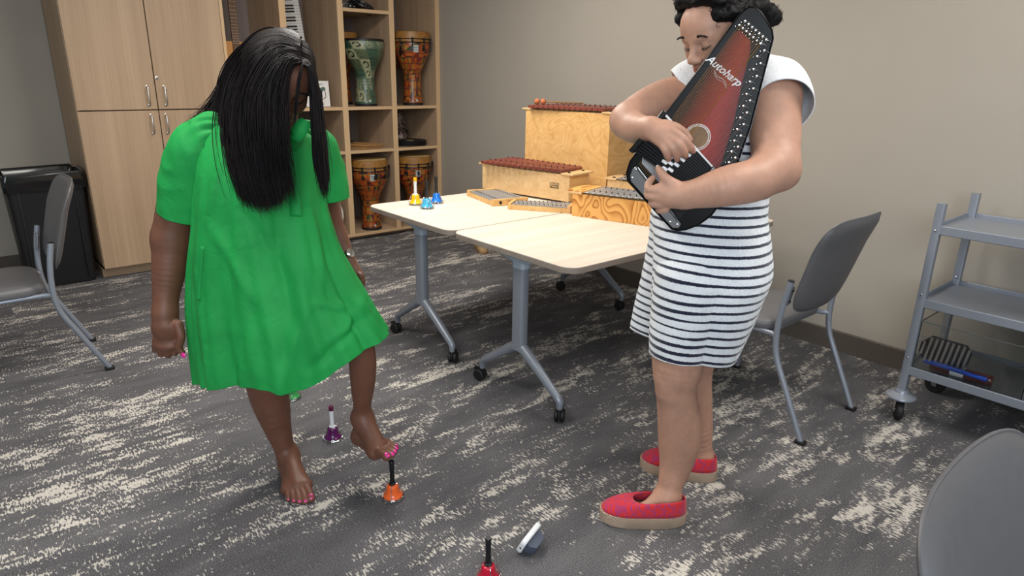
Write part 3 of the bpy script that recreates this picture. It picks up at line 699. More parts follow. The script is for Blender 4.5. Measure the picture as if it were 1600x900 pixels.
def box_instrument(name, label, cat, p, q, L_, W, H, z0, wm, barm, n, arch, la, lb, endw=.055, zoff=0, bx=None):
    rz = frame_from(p, q); t = thing(name, label, cat, (p[0], p[1], z0), rz)
    # local: x along the front, y away behind the front face is +y when the front faces -y
    T = .012
    MB().box((0, 0, 0), (L_, T, H)).build('front_panel', wm, t, bevel=.001)
    MB().box((0, W - T, 0), (L_, W, H)).build('back_panel', wm, t, bevel=.001)
    for k, x in enumerate((.004, L_ - T - .004)):
        MB().box((x, T, 0), (x + T, W - T, H - .004)).build('end_panel', M['birch'], t)
    for k, (a, b_) in enumerate(((-.026, endw), (L_ - endw, L_ + .026))):
        e = MB().box((a, -.006, H), (b_, W + .006, H + .009)).build('end_board', M['birch2'], t, bevel=.001)
        for yy in (.16, .84):
            MB().lathe([(.009, H + .009), (.008, H + .014), (.004, H + .015), (0, H + .015)], 16, M=RT((a + .03 if k else b_ - .03, W * yy, 0))).build('knob', M['black'], e)
    for s in (.26, .74): MB().box((endw * .6, W * s - .008, H - .008), (L_ - endw * .6, W * s + .008, H + .006)).build('bar_rest', M['birch2'], t)
    x0, x1 = bx or (endw * .75, L_ - endw)
    bar_set(t, n, x0, x1, H + .0115, barm, la, lb, .018 if arch else .004, W / 2, arch, .9)
    return t
A_P, A_Q = (2.572, 3.300), (2.676, 2.640)
al = box_instrument('alto_xylophone', 'long low wooden xylophone with dark red bars at the left of the table', 'xylophone', A_P, A_Q, .668, .20, .150, .752, M['birch2'], M['rosewood'], 14, True, .150, .105, bx=(.03, .615))
for k, (px_, py_, w_) in enumerate(((.03, .02, .05), (.60, .02, .05))):
    for yy in (.01, .15): MB().box((px_, yy, -.0118), (px_ + w_, yy + .04, 0)).build('foot', M['rubber'], al)
LM = frame((.565, -.0006, .072), (1, 0, 0), (0, 0, 1), (0, -1, 0))
text_mesh('SONOR', .020, LM @ RT((0, .021, 0)), M['black'], 'lettering', al, bold=-.0002)
lb_ = MB().prism(rrect(.062, .017, .001, 2), 0, .0004, M=LM @ RT((0, .004, 0))).build('logo_plate', M['black'], al)
text_mesh('Primary', .017, LM @ RT((0, .005, .0006)), M['birch2'], 'lettering', lb_, bold=.0004)
B_P, B_Q = (2.835, 3.200), (2.955, 2.610)
ba = box_instrument('bass_xylophone', 'tall wooden bass xylophone with dark red bars, biggest box on the table', 'xylophone', B_P, B_Q, .602, .31, .492, .740, M['birch'], M['rosewood'], 14, True, .185, .150, bx=(.035, .55))
F_P, F_Q = (2.464, 2.403), (2.587, 1.971)
mf = box_instrument('alto_metallophone', 'metallophone in boldly figured orange wood with grey bars by the harp', 'metallophone', F_P, F_Q, .56, .20, .118, .7405, M['pine'], M['bar'], 13, False, .118, .095, bx=(.075, .50))
for s in (0,):
    MB().prism([(-.028, -.004), (.07, -.004), (.07, .204), (-.01, .204), (-.028, .17), (-.034, .10), (-.028, .03)], .1272, .135).build('curved_end_board', M['pine'], mf, bevel=.001)
G_P, G_Q = (2.885, 2.540), (2.985, 2.10)
box_instrument('soprano_metallophone', 'pale wooden metallophone with grey bars behind the figured orange one', 'metallophone', G_P, G_Q, .50, .19, .135, .7405, M['birch2'], M['bar'], 12, False, .108, .085, bx=(.06, .44))
def glock(label, p, q, L_, W0, W1, n, logo=False):
    rz = frame_from(p, q); t = thing('glockenspiel', label, 'glockenspiel', (p[0], p[1], .7405), rz)
    T = .014; H = .026
    MB().prism([(0, 0), (L_, 0), (L_, T), (0, T)], 0, H, M=RT((0, 0, 0))).build('front_rail', M['birch'], t, bevel=.001)
    MB().prism([(0, W0 - T), (L_, W1 - T), (L_, W1), (0, W0)], 0, H).build('back_rail', M['birch'], t, bevel=.001)
    MB().box((-.004, -.004, 0), (T, W0 + .004, H + .010)).build('end_rail', M['birch'], t, bevel=.001)
    e = MB().box((L_ - T, -.004, 0), (L_ + .004, W1 + .004, H + .010)).build('end_rail', M['birch'], t, bevel=.001)
    MB().box((T, .004, .004), (L_ - T, min(W0, W1) - .004, .008)).build('base_board', M['birch'], t)
    pitch = (L_ - .034) / n; pg = None
    for k in range(n):
        u = (k + .5) / n; W = W0 + (W1 - W0) * u
        o = MB().box((.017 + pitch * k + .001, .002, H + .002), (.017 + pitch * (k + 1) - .001, W - .002, H + .005)).build('bar', M['bar'], t)
        for yy in (.18, .82):
            if pg is None: c = pg = MB().tube([(0, 0, 0), (0, 0, .007)], .0022, 8).build('peg', M['peg'], o)
            else: c = pg.copy(); col.objects.link(c); c.parent = o
            c.location = (.017 + pitch * (k + .5), W * yy, H + .0045)
    if logo:
        KM = frame((L_ + .0045, 0, 0), (0, 1, 0), (0, 0, 1), (1, 0, 0))
        MB().lathe([(.009, 0), (.009, .003), (.004, .004), (0, .004)], 20, M=KM @ RT((.045, .018, 0))).build('end_knob', M['black'], e)
        text_mesh('SONOR', .012, KM @ RT((.115, .020, .0003)), M['black'], 'lettering', e)
glock('small glockenspiel with silver bars at the far left, partly under the alto xylophone', (2.368, 3.180), (2.285, 2.835), .352, .205, .215, 14, True)
glock('small glockenspiel with silver bars, nearer the table edge between two boxes', (2.302, 2.722), (2.495, 2.440), .335, .11, .16, 13)
# two mallets lying across the bass xylophone, heads to the left front
M['yarn'] = plain('orange_yarn', srgb(176, 104, 62), .8, vs_=300, var=.35, bump=.6, bscale=500)
for i, (mx, my) in enumerate(((2.868, 3.135), (2.882, 3.095))):
    t = thing('mallet', ['orange yarn mallet lying on the bass xylophone, left one of the pair', 'orange yarn mallet lying on the bass xylophone, right one of the pair'][i], 'mallet', (mx, my, 1.2805), -.12 - .1 * i)
    MB().ball((0, 0, 0), (.018, .018, .019), 0, 20).build('head', M['yarn'], t)
    MB().tube([(.012, 0, 0), (.30, .01, -.010)], .004, 8).build('stick', M['dowel'], t)
# a pair of woven tan shoes beyond the tables
M['tan'] = plain('woven_tan_leather', srgb(168, 138, 96), .7, vs_=260, var=.3, bump=.5, bscale=260)
M['tansole'] = plain('tan_rubber_sole', srgb(150, 118, 82), .7)
def slip_shoe(t, L_, W, up, sole, ht, open_=True, sole_h=.02, nm='shoe_upper'):
    """shoe along +x (toe), centred on y"""
    N = 40
    def outline(s=1.0):
        o = []
        for k in range(N):
            a = 2 * PI * k / N; c, s_ = math.cos(a), math.sin(a)
            x = L_ / 2 * c; w = W / 2 * (1 + .10 * c) * (1 - .10 * math.exp(-((c + .15) / .35) ** 2)); x = L_ / 2 * (abs(c) ** .78) * (1 if c > 0 else -1); o.append((x * s, w * s * (abs(s_) ** .82) * (1 if s_ > 0 else -1) - .006 * c * c))
        return o
    b = MB(); o = outline(); v = [(x, y, z) for z, s in ((0, .96), (.003, 1.0), (sole_h - .003, 1.01), (sole_h, .99)) for x, y in ((p[0] * s, p[1] * s) for p in o)]
    f = [(i * N + k, i * N + (k + 1) % N, (i + 1) * N + (k + 1) % N, (i + 1) * N + k) for i in range(3) for k in range(N)] + [tuple(range(N))[::-1], tuple(range(3 * N, 4 * N))]
    b.add(v, f).build('sole', sole, t)
    # upper: rings rising to a collar that lies toward the heel
    b = MB(); v = []; R = 9
    for i in range(R):
        u = i / (R - 1)
        for k, (x, y) in enumerate(o):
            c = x / (L_ / 2)
            tx = -.16 * L_ + x * .58; ty = y * .60          # collar target
            cc = (tx / (L_ / 2)); zt = sole_h + ht * (1.0 - .12 * max(0, c) + .10 * max(0, -c))
            e = u ** 1.25 if c > 0 else u
            xx = x * .985 * (1 - e) + tx * e; yy = y * .985 * (1 - e) + ty * e
            z = sole_h - .002 + (zt - sole_h) * (math.sin(u * PI / 2) ** (.75 if c < .3 else .85)); 
            if c < 0: xx = x * (.985 - .06 * u); yy = y * (.985 - .30 * u)
            v.append((xx, yy, z))
    f = [(i * N + k, i * N + (k + 1) % N, (i + 1) * N + (k + 1) % N, (i + 1) * N + k) for i in range(R - 1) for k in range(N)]
    u_ = b.add(v, f).build(nm, up, t, smooth=80)
    sd = u_.modifiers.new('thick', 'SOLIDIFY'); sd.thickness = .003; sd.offset = -1
    MB().add([(p[0] * .93, p[1] * .9, sole_h + .001) for p in o], [tuple(range(N))]).build('insole', M['tansole'], t)
    return u_
for i, (x_, y_, a_) in enumerate(((3.375, 4.345, -1.95), (3.500, 4.330, -1.6))):
    t = thing('slip_on_shoe', ['tan woven shoe on the floor beyond the tables, left one of the pair', 'tan woven shoe on the floor beyond the tables, mostly hidden right one'][i], 'shoe', (x_, y_, 0), a_)
    slip_shoe(t, .25, .095, M['tan'], M['tansole'], .055)
# ------------------------------------------------------------------ waste bin beside the cabinet
bn = thing('waste_bin', 'tall black waste bin with a shiny black bag beside the oak cabinet', 'bin', (.50, 5.50, 0))
ft_ = spline([(1, 0), (1, 0)], 1)
b = MB(); rr = rrect(.44, .40, .03, 5); v = []
for z, s in ((0, .86), (.02, .88), (.70, .99), (.72, 1.02), (.745, 1.02), (.745, .97)): v += [(x * s, y * s, z) for x, y in rr]
N = len(rr); b.add(v, [(i * N + k, i * N + (k + 1) % N, (i + 1) * N + (k + 1) % N, (i + 1) * N + k) for i in range(5) for k in range(N)] + [tuple(range(N))[::-1]]).build('bin_body', plain('bin_black', srgb(26, 26, 28), .5), bn)
b = MB(); v = []; rng = random.Random(3)
for j, (z, s) in enumerate(((.655, 1.045), (.70, 1.06), (.745, 1.055), (.765, 1.03), (.755, .98), (.70, .93))): v += [(x * s * (1 + .012 * math.sin(k * 1.7 + j)), y * s * (1 + .012 * math.sin(k * 2.3 + j)), z + .012 * math.sin(k * 1.1 + j * .7)) for k, (x, y) in enumerate(rr)]
b.add(v, [(i * N + k, i * N + (k + 1) % N, (i + 1) * N + (k + 1) % N, (i + 1) * N + k) for i in range(5) for k in range(N)]).build('bin_bag', plain('bag_film', srgb(18, 18, 19), .18, coat=.3), bn, smooth=50)
b = MB(); b.box((-.16, -.199, .05), (-.15, -.190, .68)).box((.15, -.199, .05), (.16, -.190, .68)).build('ribs', M['black'], bn)

# ------------------------------------------------------------------ wheeled cart with a clear bin
ct = thing('wheeled_cart', 'grey metal cart on castors against the wall at the right edge', 'cart', (3.06, .90, 0))
def caster(t, x, y, ang):
    b = MB(); Mx = RT((x, y, 0), (0, 0, ang))
    b.lathe([(0, -.014), (.040, -.014), (.046, -.009), (.046, .009), (.040, .014), (0, .014)], 32, M=Mx @ RT((-.012, 0, .046), (0, 0, 0)) @ RT((0, 0, 0), (PI / 2, 0, 0))).build('caster_wheel', M['rubber'], t)
    b = MB()
    for s in (-1, 1): b.prism([(-.022, .036), (-.004, .036), (.018, .100), (-.022, .100)], -.0015, .0015, M=Mx @ Matrix([[1, 0, 0, 0], [0, 0, 1, s * .019], [0, 1, 0, 0], [0, 0, 0, 1]]))
    b.lathe([(0, -.021), (.008, -.021), (.008, .021), (0, .021)], 14, M=Mx @ RT((-.012, 0, .046), (PI / 2, 0, 0))); b.build('caster_fork', M['steel'], t)
    MB().lathe([(.012, .098), (.055, .100), (.062, .108), (.060, .114), (.030, .128), (.026, .140), (0, .140)], 36, M=RT((x, y, 0))).build('bumper_disc', M['silver'], t)
for k, (x, y) in enumerate(((0, 0), (.42, 0), (0, -.72), (.42, -.72))):
    p = MB(); p.prism(rrect(.032, .032, .004, 2), .12, .97, M=RT((x, y, 0)))
    po = p.build('post', M['silver'], ct); caster(ct, x, y, .5 + k)
    for z in (.30, .585, .86): MB().ball((x - .018, y, z), .005, 0, 10).build('bolt', M['chrome'], po)
for z in (.235, .545, .86):
    s_ = MB(); s_.box((-.005, -.73, z), (.425, .01, z + .004)).build('shelf', M['silver'], ct)
    e = MB(); e.box((-.014, -.72, z - .016), (-.004, 0, z + .022)).box((.424, -.72, z - .016), (.434, 0, z + .022)).box((0, .010, z - .016), (.42, .018, z + .022)).box((0, -.738, z - .016), (.42, -.730, z + .022)); e.build('shelf_rim', M['silver'], ct, bevel=.003)
gl = NT('clear_acrylic'); gl.b.inputs['Transmission Weight'].default_value = 1; gl.b.inputs['Roughness'].default_value = .03; gl.b.inputs['IOR'].default_value = 1.3; gl.b.inputs['Base Color'].default_value = (.93, .95, .95, 1)
bx_ = thing('clear_bin', 'clear plastic bin of small instruments on the bottom shelf of the cart', 'container', (3.064, .885, .2405))
cb = MB(); W_, L2, H_ = .38, .40, .225
cb.box((0, -L2, 0), (W_, 0, .003)); cb.box((0, -.003, .003), (W_, 0, H_)); cb.box((0, -L2, .003), (W_, -L2 + .003, H_)); cb.box((0, -L2 + .003, .003), (.003, -.003, H_)); cb.box((W_ - .003, -L2 + .003, .003), (W_, -.003, H_))
cb.build('bin_walls', gl.m, bx_)
MB().tube([(0, 0, H_), (W_, 0, H_), (W_, -L2, H_), (0, -L2, H_), (0, 0, H_)], .0022, 6).build('bin_rim', plain('bin_rim_grey', srgb(90, 92, 94), .3), bx_)
def loose(name, label, cat, b, m, loc, rot):
    o = b.build(name, m); o.location = loc; o.rotation_euler = rot; return tag(o, label, cat)
# ribbed silver guiro: octagonal scraper board
gu = thing('ribbed_scraper', 'silver ribbed scraper standing in the clear bin', 'scraper', (3.092, .800, .345)); gu.rotation_euler = (0, .12, -1.30)
MB().prism([(-.075, -.020), (-.045, -.055), (.085, -.055), (.110, -.020), (.110, .030), (.085, .060), (-.045, .060), (-.075, .020)], -.004, .004, M=Matrix([[1, 0, 0, 0], [0, 0, 1, 0], [0, 1, 0, 0], [0, 0, 0, 1]])).build('scraper_board', M['black'], gu)
for k in range(9):
    x = -.064 + k * .0200; hh = min(1, (x + .085) / .04, (.125 - x) / .035) * .055
    MB().tube([(x, -.006, -hh), (x, -.006, hh)], .0068, 10).build('rib', M['steel'], gu)
loose('plastic_tube', 'blue plastic tube lying in the clear bin', 'tube', MB().tube([(0, 0, 0), (0, -.24, 0)], .010, 16), plain('blue_plastic', srgb(20, 60, 150), .3), (3.082, .850, .292), (0, 0, -.05))
bt = thing('bottle_shaker', 'red brown shaker tube with a white label lying in the clear bin', 'shaker', (3.12, .83, .268)); bt.rotation_euler = (PI / 2 + .02, 0, .12)
MB().lathe([(0, 0), (.020, 0), (.022, .004), (.022, .22), (.018, .226), (0, .226)], 28).build('tube', plain('maroon_plastic', srgb(92, 36, 30), .35), bt)
MB().lathe([(.0222, .075), (.0228, .075), (.0228, .125), (.0222, .125)], 28).build('label', M['white'], bt)
loose('shaker_egg', 'black egg shaker under the ribbed scraper in the clear bin', 'shaker', MB().ball((0, 0, 0), (.022, .028, .022), 0, 20), M['black'], (3.105, .815, .3125), (0, 0, .3))
# ------------------------------------------------------------------ sculpting tools: signed distance grid -> one continuous surface
def mpp(p):
    """metres per photograph pixel at a world point"""
    return float((np.array(p) - CAM) @ cf) / FPX
class Sculpt:
    def __init__(s, lo, hi, h, turn=True):
        """turn: the grid lies along RD, YD, Z and lo / hi are given in those axes"""
        s.Q = np.array([RD, YD, [0, 0, 1.0]]) if turn else np.eye(3)
        s.lo = np.array(lo, np.float32); s.h = h; s.n = np.ceil((np.array(hi) - s.lo) / h).astype(int) + 1
        s.f = np.full(s.n, 1e3, np.float32)
    def _reg(s, pts, pad):
        pts = np.array(pts); a = np.maximum(np.floor((pts.min(0) - pad - s.lo) / s.h).astype(int), 0); b = np.minimum(np.ceil((pts.max(0) + pad - s.lo) / s.h).astype(int) + 1, s.n)
        if (b <= a).any(): return None
        sl = tuple(slice(i, j) for i, j in zip(a, b)); ax = [s.lo[i] + s.h * np.arange(a[i], b[i], dtype=np.float32) for i in range(3)]
        return sl, ax
    def _mix(s, sl, d, k, sub):
        f = s.f[sl]
        if sub:
            hh = np.maximum(k - np.abs(f + d), 0) / k; s.f[sl] = np.maximum(f, -d) + hh * hh * k * .25
        else:
            hh = np.maximum(k - np.abs(f - d), 0) / k; s.f[sl] = np.minimum(f, d) - hh * hh * k * .25
    def cap(s, a, b, ra, rb=None, k=.02, sub=False):
        rb = ra if rb is None else rb; a = (s.Q @ np.array(a)).astype(np.float32); b = (s.Q @ np.array(b)).astype(np.float32); R = max(ra, rb)
        q = s._reg([a, b], R + k + 3 * s.h)
        if q is None: return s
        sl, (X, Y, Z) = q; X = X[:, None, None] - a[0]; Y = Y[None, :, None] - a[1]; Z = Z[None, None, :] - a[2]; ab = b - a; L2 = max(float(ab @ ab), 1e-9)
        t = np.clip((X * ab[0] + Y * ab[1] + Z * ab[2]) / L2, 0, 1)
        d = np.sqrt((X - t * ab[0]) ** 2 + (Y - t * ab[1]) ** 2 + (Z - t * ab[2]) ** 2) - (ra + (rb - ra) * t)
        s._mix(sl, d, k, sub); return s
    def chain(s, pts, rs, k=.02, n=5):
        """smooth limb: cones along a curve through pts, blended once into the rest"""
        K = np.array([np.concatenate([p, [r]]) for p, r in zip(pts, rs)])
        if len(K) > 2: K = spline(K, n)
        R = K[:, 3].max(); P = K[:, :3] @ s.Q.T; q = s._reg(P, R + k + 3 * s.h)
        if q is None: return s
        sl, ax = q; D = np.full([len(a) for a in ax], 1e3, np.float32); o = [x.start for x in sl]
        for i in range(len(K) - 1):
            q = s._reg(P[i:i + 2], max(K[i, 3], K[i + 1, 3]) + k + 3 * s.h)
            if q is None: continue
            s2, (X, Y, Z) = q; a = P[i].astype(np.float32); b = P[i + 1].astype(np.float32); ab = b - a; L2 = max(float(ab @ ab), 1e-9)
            X = X[:, None, None] - a[0]; Y = Y[None, :, None] - a[1]; Z = Z[None, None, :] - a[2]; t = np.clip((X * ab[0] + Y * ab[1] + Z * ab[2]) / L2, 0, 1)
            d = np.sqrt((X - t * ab[0]) ** 2 + (Y - t * ab[1]) ** 2 + (Z - t * ab[2]) ** 2) - (K[i, 3] + (K[i + 1, 3] - K[i, 3]) * t)
            loc = tuple(slice(x.start - o_, x.stop - o_) for x, o_ in zip(s2, o)); D[loc] = np.minimum(D[loc], d)
        s._mix(sl, D, k, False); return s
    def sample(s, P):
        """distance and gradient at world points (zero outside the grid's filled part)"""
        q = (np.asarray(P) @ s.Q.T - s.lo) / s.h; i = np.floor(q).astype(int); ok = ((i >= 1) & (i < s.n - 2)).all(-1); i = np.clip(i, 1, s.n - 3); f = q - i; out = 0
        def tri(j, f):
            r = 0
            for a in (0, 1):
                for b in (0, 1):
                    for c in (0, 1): r = r + (f[..., 0] if a else 1 - f[..., 0]) * (f[..., 1] if b else 1 - f[..., 1]) * (f[..., 2] if c else 1 - f[..., 2]) * np.minimum(s.f[j[..., 0] + a, j[..., 1] + b, j[..., 2] + c], .2)
            return r
        d = tri(i, f); g = np.stack([s.f[tuple((i + np.eye(3, dtype=int)[k])[..., j] for j in range(3))].clip(-1, .2) - s.f[tuple((i - np.eye(3, dtype=int)[k])[..., j] for j in range(3))].clip(-1, .2) for k in range(3)], -1)
        g /= np.linalg.norm(g, axis=-1, keepdims=True) + 1e-9; return np.where(ok, d, .2), g @ s.Q
    def push(s, P, margin, it=5, dirs=None):
        """move points that lie closer than margin to the body out of it"""
        P = np.array(P, float)
        for _ in range(it):
            d, g = s.sample(P); m = np.clip(margin - d, 0, .05)[..., None]; P = P + (g if dirs is None else dirs) * m * .8
        return P
    def ell(s, c, r, R=None, k=.02, sub=False):
        """ellipsoid; R columns = its axes in world"""
        c = (s.Q @ np.array(c)).astype(np.float32); r = np.array(r, np.float32); R = s.Q @ (np.eye(3) if R is None else np.array(R))
        ext = np.sqrt(((R * r) ** 2).sum(1)); q = s._reg([c - ext, c + ext], k + 3 * s.h)
        if q is None: return s
        sl, (X, Y, Z) = q; X = X[:, None, None] - c[0]; Y = Y[None, :, None] - c[1]; Z = Z[None, None, :] - c[2]
        u = [(X * R[0, i] + Y * R[1, i] + Z * R[2, i]) for i in range(3)]
        k0 = np.sqrt(sum((u[i] / r[i]) ** 2 for i in range(3))); k1 = np.sqrt(sum((u[i] / r[i] ** 2) ** 2 for i in range(3))) + 1e-9
        s._mix(sl, k0 * (k0 - 1) / k1, k, sub); return s
    def mesh(s, relax=1):
        f = s.f; ins = f < 0; n = s.n
        cnt = np.zeros(n - 1, np.int8); acc = None
        for dx in (0, 1):
            for dy in (0, 1):
                for dz in (0, 1): cnt += ins[dx:n[0] - 1 + dx, dy:n[1] - 1 + dy, dz:n[2] - 1 + dz]
        act = (cnt > 0) & (cnt < 8); idx = np.full(n - 1, -1, np.int64); I = np.argwhere(act); idx[act] = np.arange(len(I))
        P = np.zeros((len(I), 3)); W = np.zeros(len(I))
        cor = [(a, b, c) for a in (0, 1) for b in (0, 1) for c in (0, 1)]
        g = {c: f[I[:, 0] + c[0], I[:, 1] + c[1], I[:, 2] + c[2]].astype(float) for c in cor}
        for c in cor:
            for ax in range(3):
                if c[ax]: continue
                e = list(c); e[ax] = 1; e = tuple(e); a, b = g[c], g[e]; m = (a < 0) != (b < 0); t = np.where(m, a / np.where(m, a - b, 1), 0); t = np.clip(t, 0, 1)
                q = np.repeat(np.array([c], float), len(I), 0); q[:, ax] += t; P[m] += q[m]; W[m] += 1
        V = s.lo + s.h * (I + P / W[:, None]); F = []
        for ax in range(3):
            u, v = [(1, 2), (2, 0), (0, 1)][ax]
            sa = [slice(1, -1)] * 3; sb = [slice(1, -1)] * 3; sa[ax] = slice(0, -1); sb[ax] = slice(1, None)
            A = ins[tuple(sa)]; B_ = ins[tuple(sb)]; E = np.argwhere(A != B_); 
            base = E.copy(); base[:, u] += 1; base[:, v] += 1
            fl = A[E[:, 0], E[:, 1], E[:, 2]]
            def at_(du, dv):
                q = base.copy(); q[:, u] += du; q[:, v] += dv; return idx[q[:, 0], q[:, 1], q[:, 2]]
            quad = np.stack([at_(-1, -1), at_(0, -1), at_(0, 0), at_(-1, 0)], 1); quad[~fl] = quad[~fl][:, ::-1]; F.append(quad)
        F = np.concatenate(F); F = F[(F >= 0).all(1)]
        for _ in range(relax):
            a = np.concatenate([F[:, i] for i in range(4)]); b = np.concatenate([F[:, (i + 1) % 4] for i in range(4)]); S = np.zeros_like(V); c = np.zeros(len(V))
            for j in range(3): S[:, j] = np.bincount(a, V[b, j], len(V)) + np.bincount(b, V[a, j], len(V))
            c = np.bincount(a, minlength=len(V)) + np.bincount(b, minlength=len(V)); V = V * .5 + .5 * S / np.maximum(c, 1)[:, None]
        return V @ s.Q, F
def A(p): return at(*p)
def axes(fwd, up):
    f = np.array(fwd, float); f /= np.linalg.norm(f); u = np.array(up, float); u -= f * (u @ f); u /= np.linalg.norm(u); return np.column_stack([np.cross(f, u), f, u])   # right, forward, up
def head(S, c, R, sc=1.0, jaw=1.0):
    """c centre, R columns right/forward/up"""
    def w(x, y, z): return np.array(c) + R @ (np.array([x, y, z]) * sc)
    def e(x, y, z, r, k=.02, sub=False): S.ell(w(x, y, z), np.array(r) * sc, R, k * sc, sub)
    def k_(a, b, ra, rb, k=.01, sub=False): S.cap(w(*a), w(*b), ra * sc, rb * sc, k * sc, sub)
    e(0, -.015, .030, (.076, .096, .086)); e(0, .022, -.022, (.064 * jaw, .068, .082), .03); e(0, .050, -.085, (.034, .034, .026), .03)
    e(0, .045, .035, (.060, .050, .050), .03)
    for s in (-1, 1):
        e(s * .040, .050, -.036, (.026, .030, .028), .025); k_((s * .052, .0, -.05), (s * .028, .045, -.092), .022, .020, .02)
        k_((s * .012, .086, .014), (s * .046, .072, .014), .0085, .008, .014)
        e(s * .032, .099, -.004, (.0185, .014, .0125), .010, True)
        e(s * .0325, .0745, -.005, (.0150, .0150, .0135), .004)
        k_((s * .018, .088, .006), (s * .048, .076, .004), .0045, .004, .006)
        e(s * .0145, .101, -.041, (.0095, .012, .0085), .008)
        e(s * .079, -.004, -.012, (.008, .018, .031), .006); e(s * .086, .002, -.008, (.006, .011, .020), .005, True)
    k_((0, .086, .008), (0, .106, -.030), .0085, .0115, .012); e(0, .110, -.036, (.013, .012, .0105), .010)
    for s in (-1, 1): e(s * .007, .106, -.049, (.0045, .007, .005), .003, True)
    e(0, .082, -.068, (.030, .018, .022), .015)
    for x0, x1 in ((0, .016), (0, -.016)): k_((x0, .1005, -.0635), (x1, .094, -.065), .0062, .0045, .006); k_((x0, .0985, -.0755), (x1, .092, -.0735), .0075, .005, .006)
    k_((-.024, .092, -.0695), (.024, .092, -.0695), .0022, .0022, .003, True); k_((-.012, .1035, -.0695), (.012, .1035, -.0695), .002, .002, .003, True)
    return w
def hand(S, wrist, palm_c, R, scale, fingers, thumb, k=.008):
    """R columns: across the palm (index side +), along the fingers, back of the hand"""
    S.ell(palm_c, np.array([.040, .048, .0155]) * scale, R, .02)
    S.ell(np.array(palm_c) + R @ np.array([.0, .022, .002]) * scale, np.array([.038, .022, .0150]) * scale, R, .012)
    for pts, rs in fingers: S.chain(pts, rs, k)
    S.chain(thumb[0], thumb[1], .012)
def skin(name, c, rough=.42, red=(1.12, .9, .86)):
    n = NT(name); b = n.b; o = n.obj(); at_ = n.nd('ShaderNodeVertexColor', layer_name='Col')
    f = n.noise(o, 26, 3, .6); f2 = n.noise(o, 320, 2, .6)
    base = n.ramp(f, [(.3, [x * .90 for x in c[:3]] + [1]), (.7, [min(1, x * y) for x, y in zip([c[0] * 1.08, c[1] * 1.06, c[2] * 1.05], (1, 1, 1))] + [1])])
    mx = n.nd('ShaderNodeMix', data_type='RGBA', blend_type='MULTIPLY'); mx.inputs[0].default_value = 1; n.L(base, mx.inputs[6]); n.L(at_.outputs[0], mx.inputs[7]); n.L(mx.outputs[2], b.inputs['Base Color'])
    b.inputs['Roughness'].default_value = rough; b.inputs['Specular IOR Level'].default_value = .42; b.inputs['Subsurface Weight'].default_value = .12; b.inputs['Subsurface Radius'].default_value = (.010, .004, .002); b.inputs['Subsurface Scale'].default_value = .6
    n.bump(f2, .12, .001); return n.m
def paint_face(V, c, R, sc, lip, cheek=None, extra=None):
    L_ = (V - np.array(c)) @ R / sc; C = np.ones((len(V), 3))
    m = np.exp(-((L_[:, 0] / .021) ** 2) ** 2) * np.exp(-(((L_[:, 2] + .0695) / .0115) ** 2) ** 2) * (L_[:, 1] > .082)
    C = C * (1 - m[:, None]) + np.array(lip) * m[:, None]; return C
def tubes(paths, radii, seg=4):
    """many tapering strands as one array mesh; paths (n, m, 3), radii (n, m)"""
    P = np.asarray(paths); n, m, _ = P.shape; T = np.gradient(P, axis=1); T /= np.linalg.norm(T, axis=2, keepdims=True) + 1e-9
    ref = np.zeros_like(T); ref[..., 0] = .3; ref[..., 1] = 1; a = np.cross(T, ref); a /= np.linalg.norm(a, axis=2, keepdims=True) + 1e-9; b = np.cross(T, a)
    th = np.arange(seg) * 2 * PI / seg; V = P[:, :, None] + (a[:, :, None] * np.cos(th)[None, None, :, None] + b[:, :, None] * np.sin(th)[None, None, :, None]) * radii[:, :, None, None]
    base = (np.arange(n)[:, None, None] * m + np.arange(m - 1)[None, :, None]) * seg; k = np.arange(seg)[None, None]; k1 = (k + 1) % seg
    F = np.stack([base + k, base + k1, base + seg + k1, base + seg + k], -1).reshape(-1, 4); return V.reshape(-1, 3), F
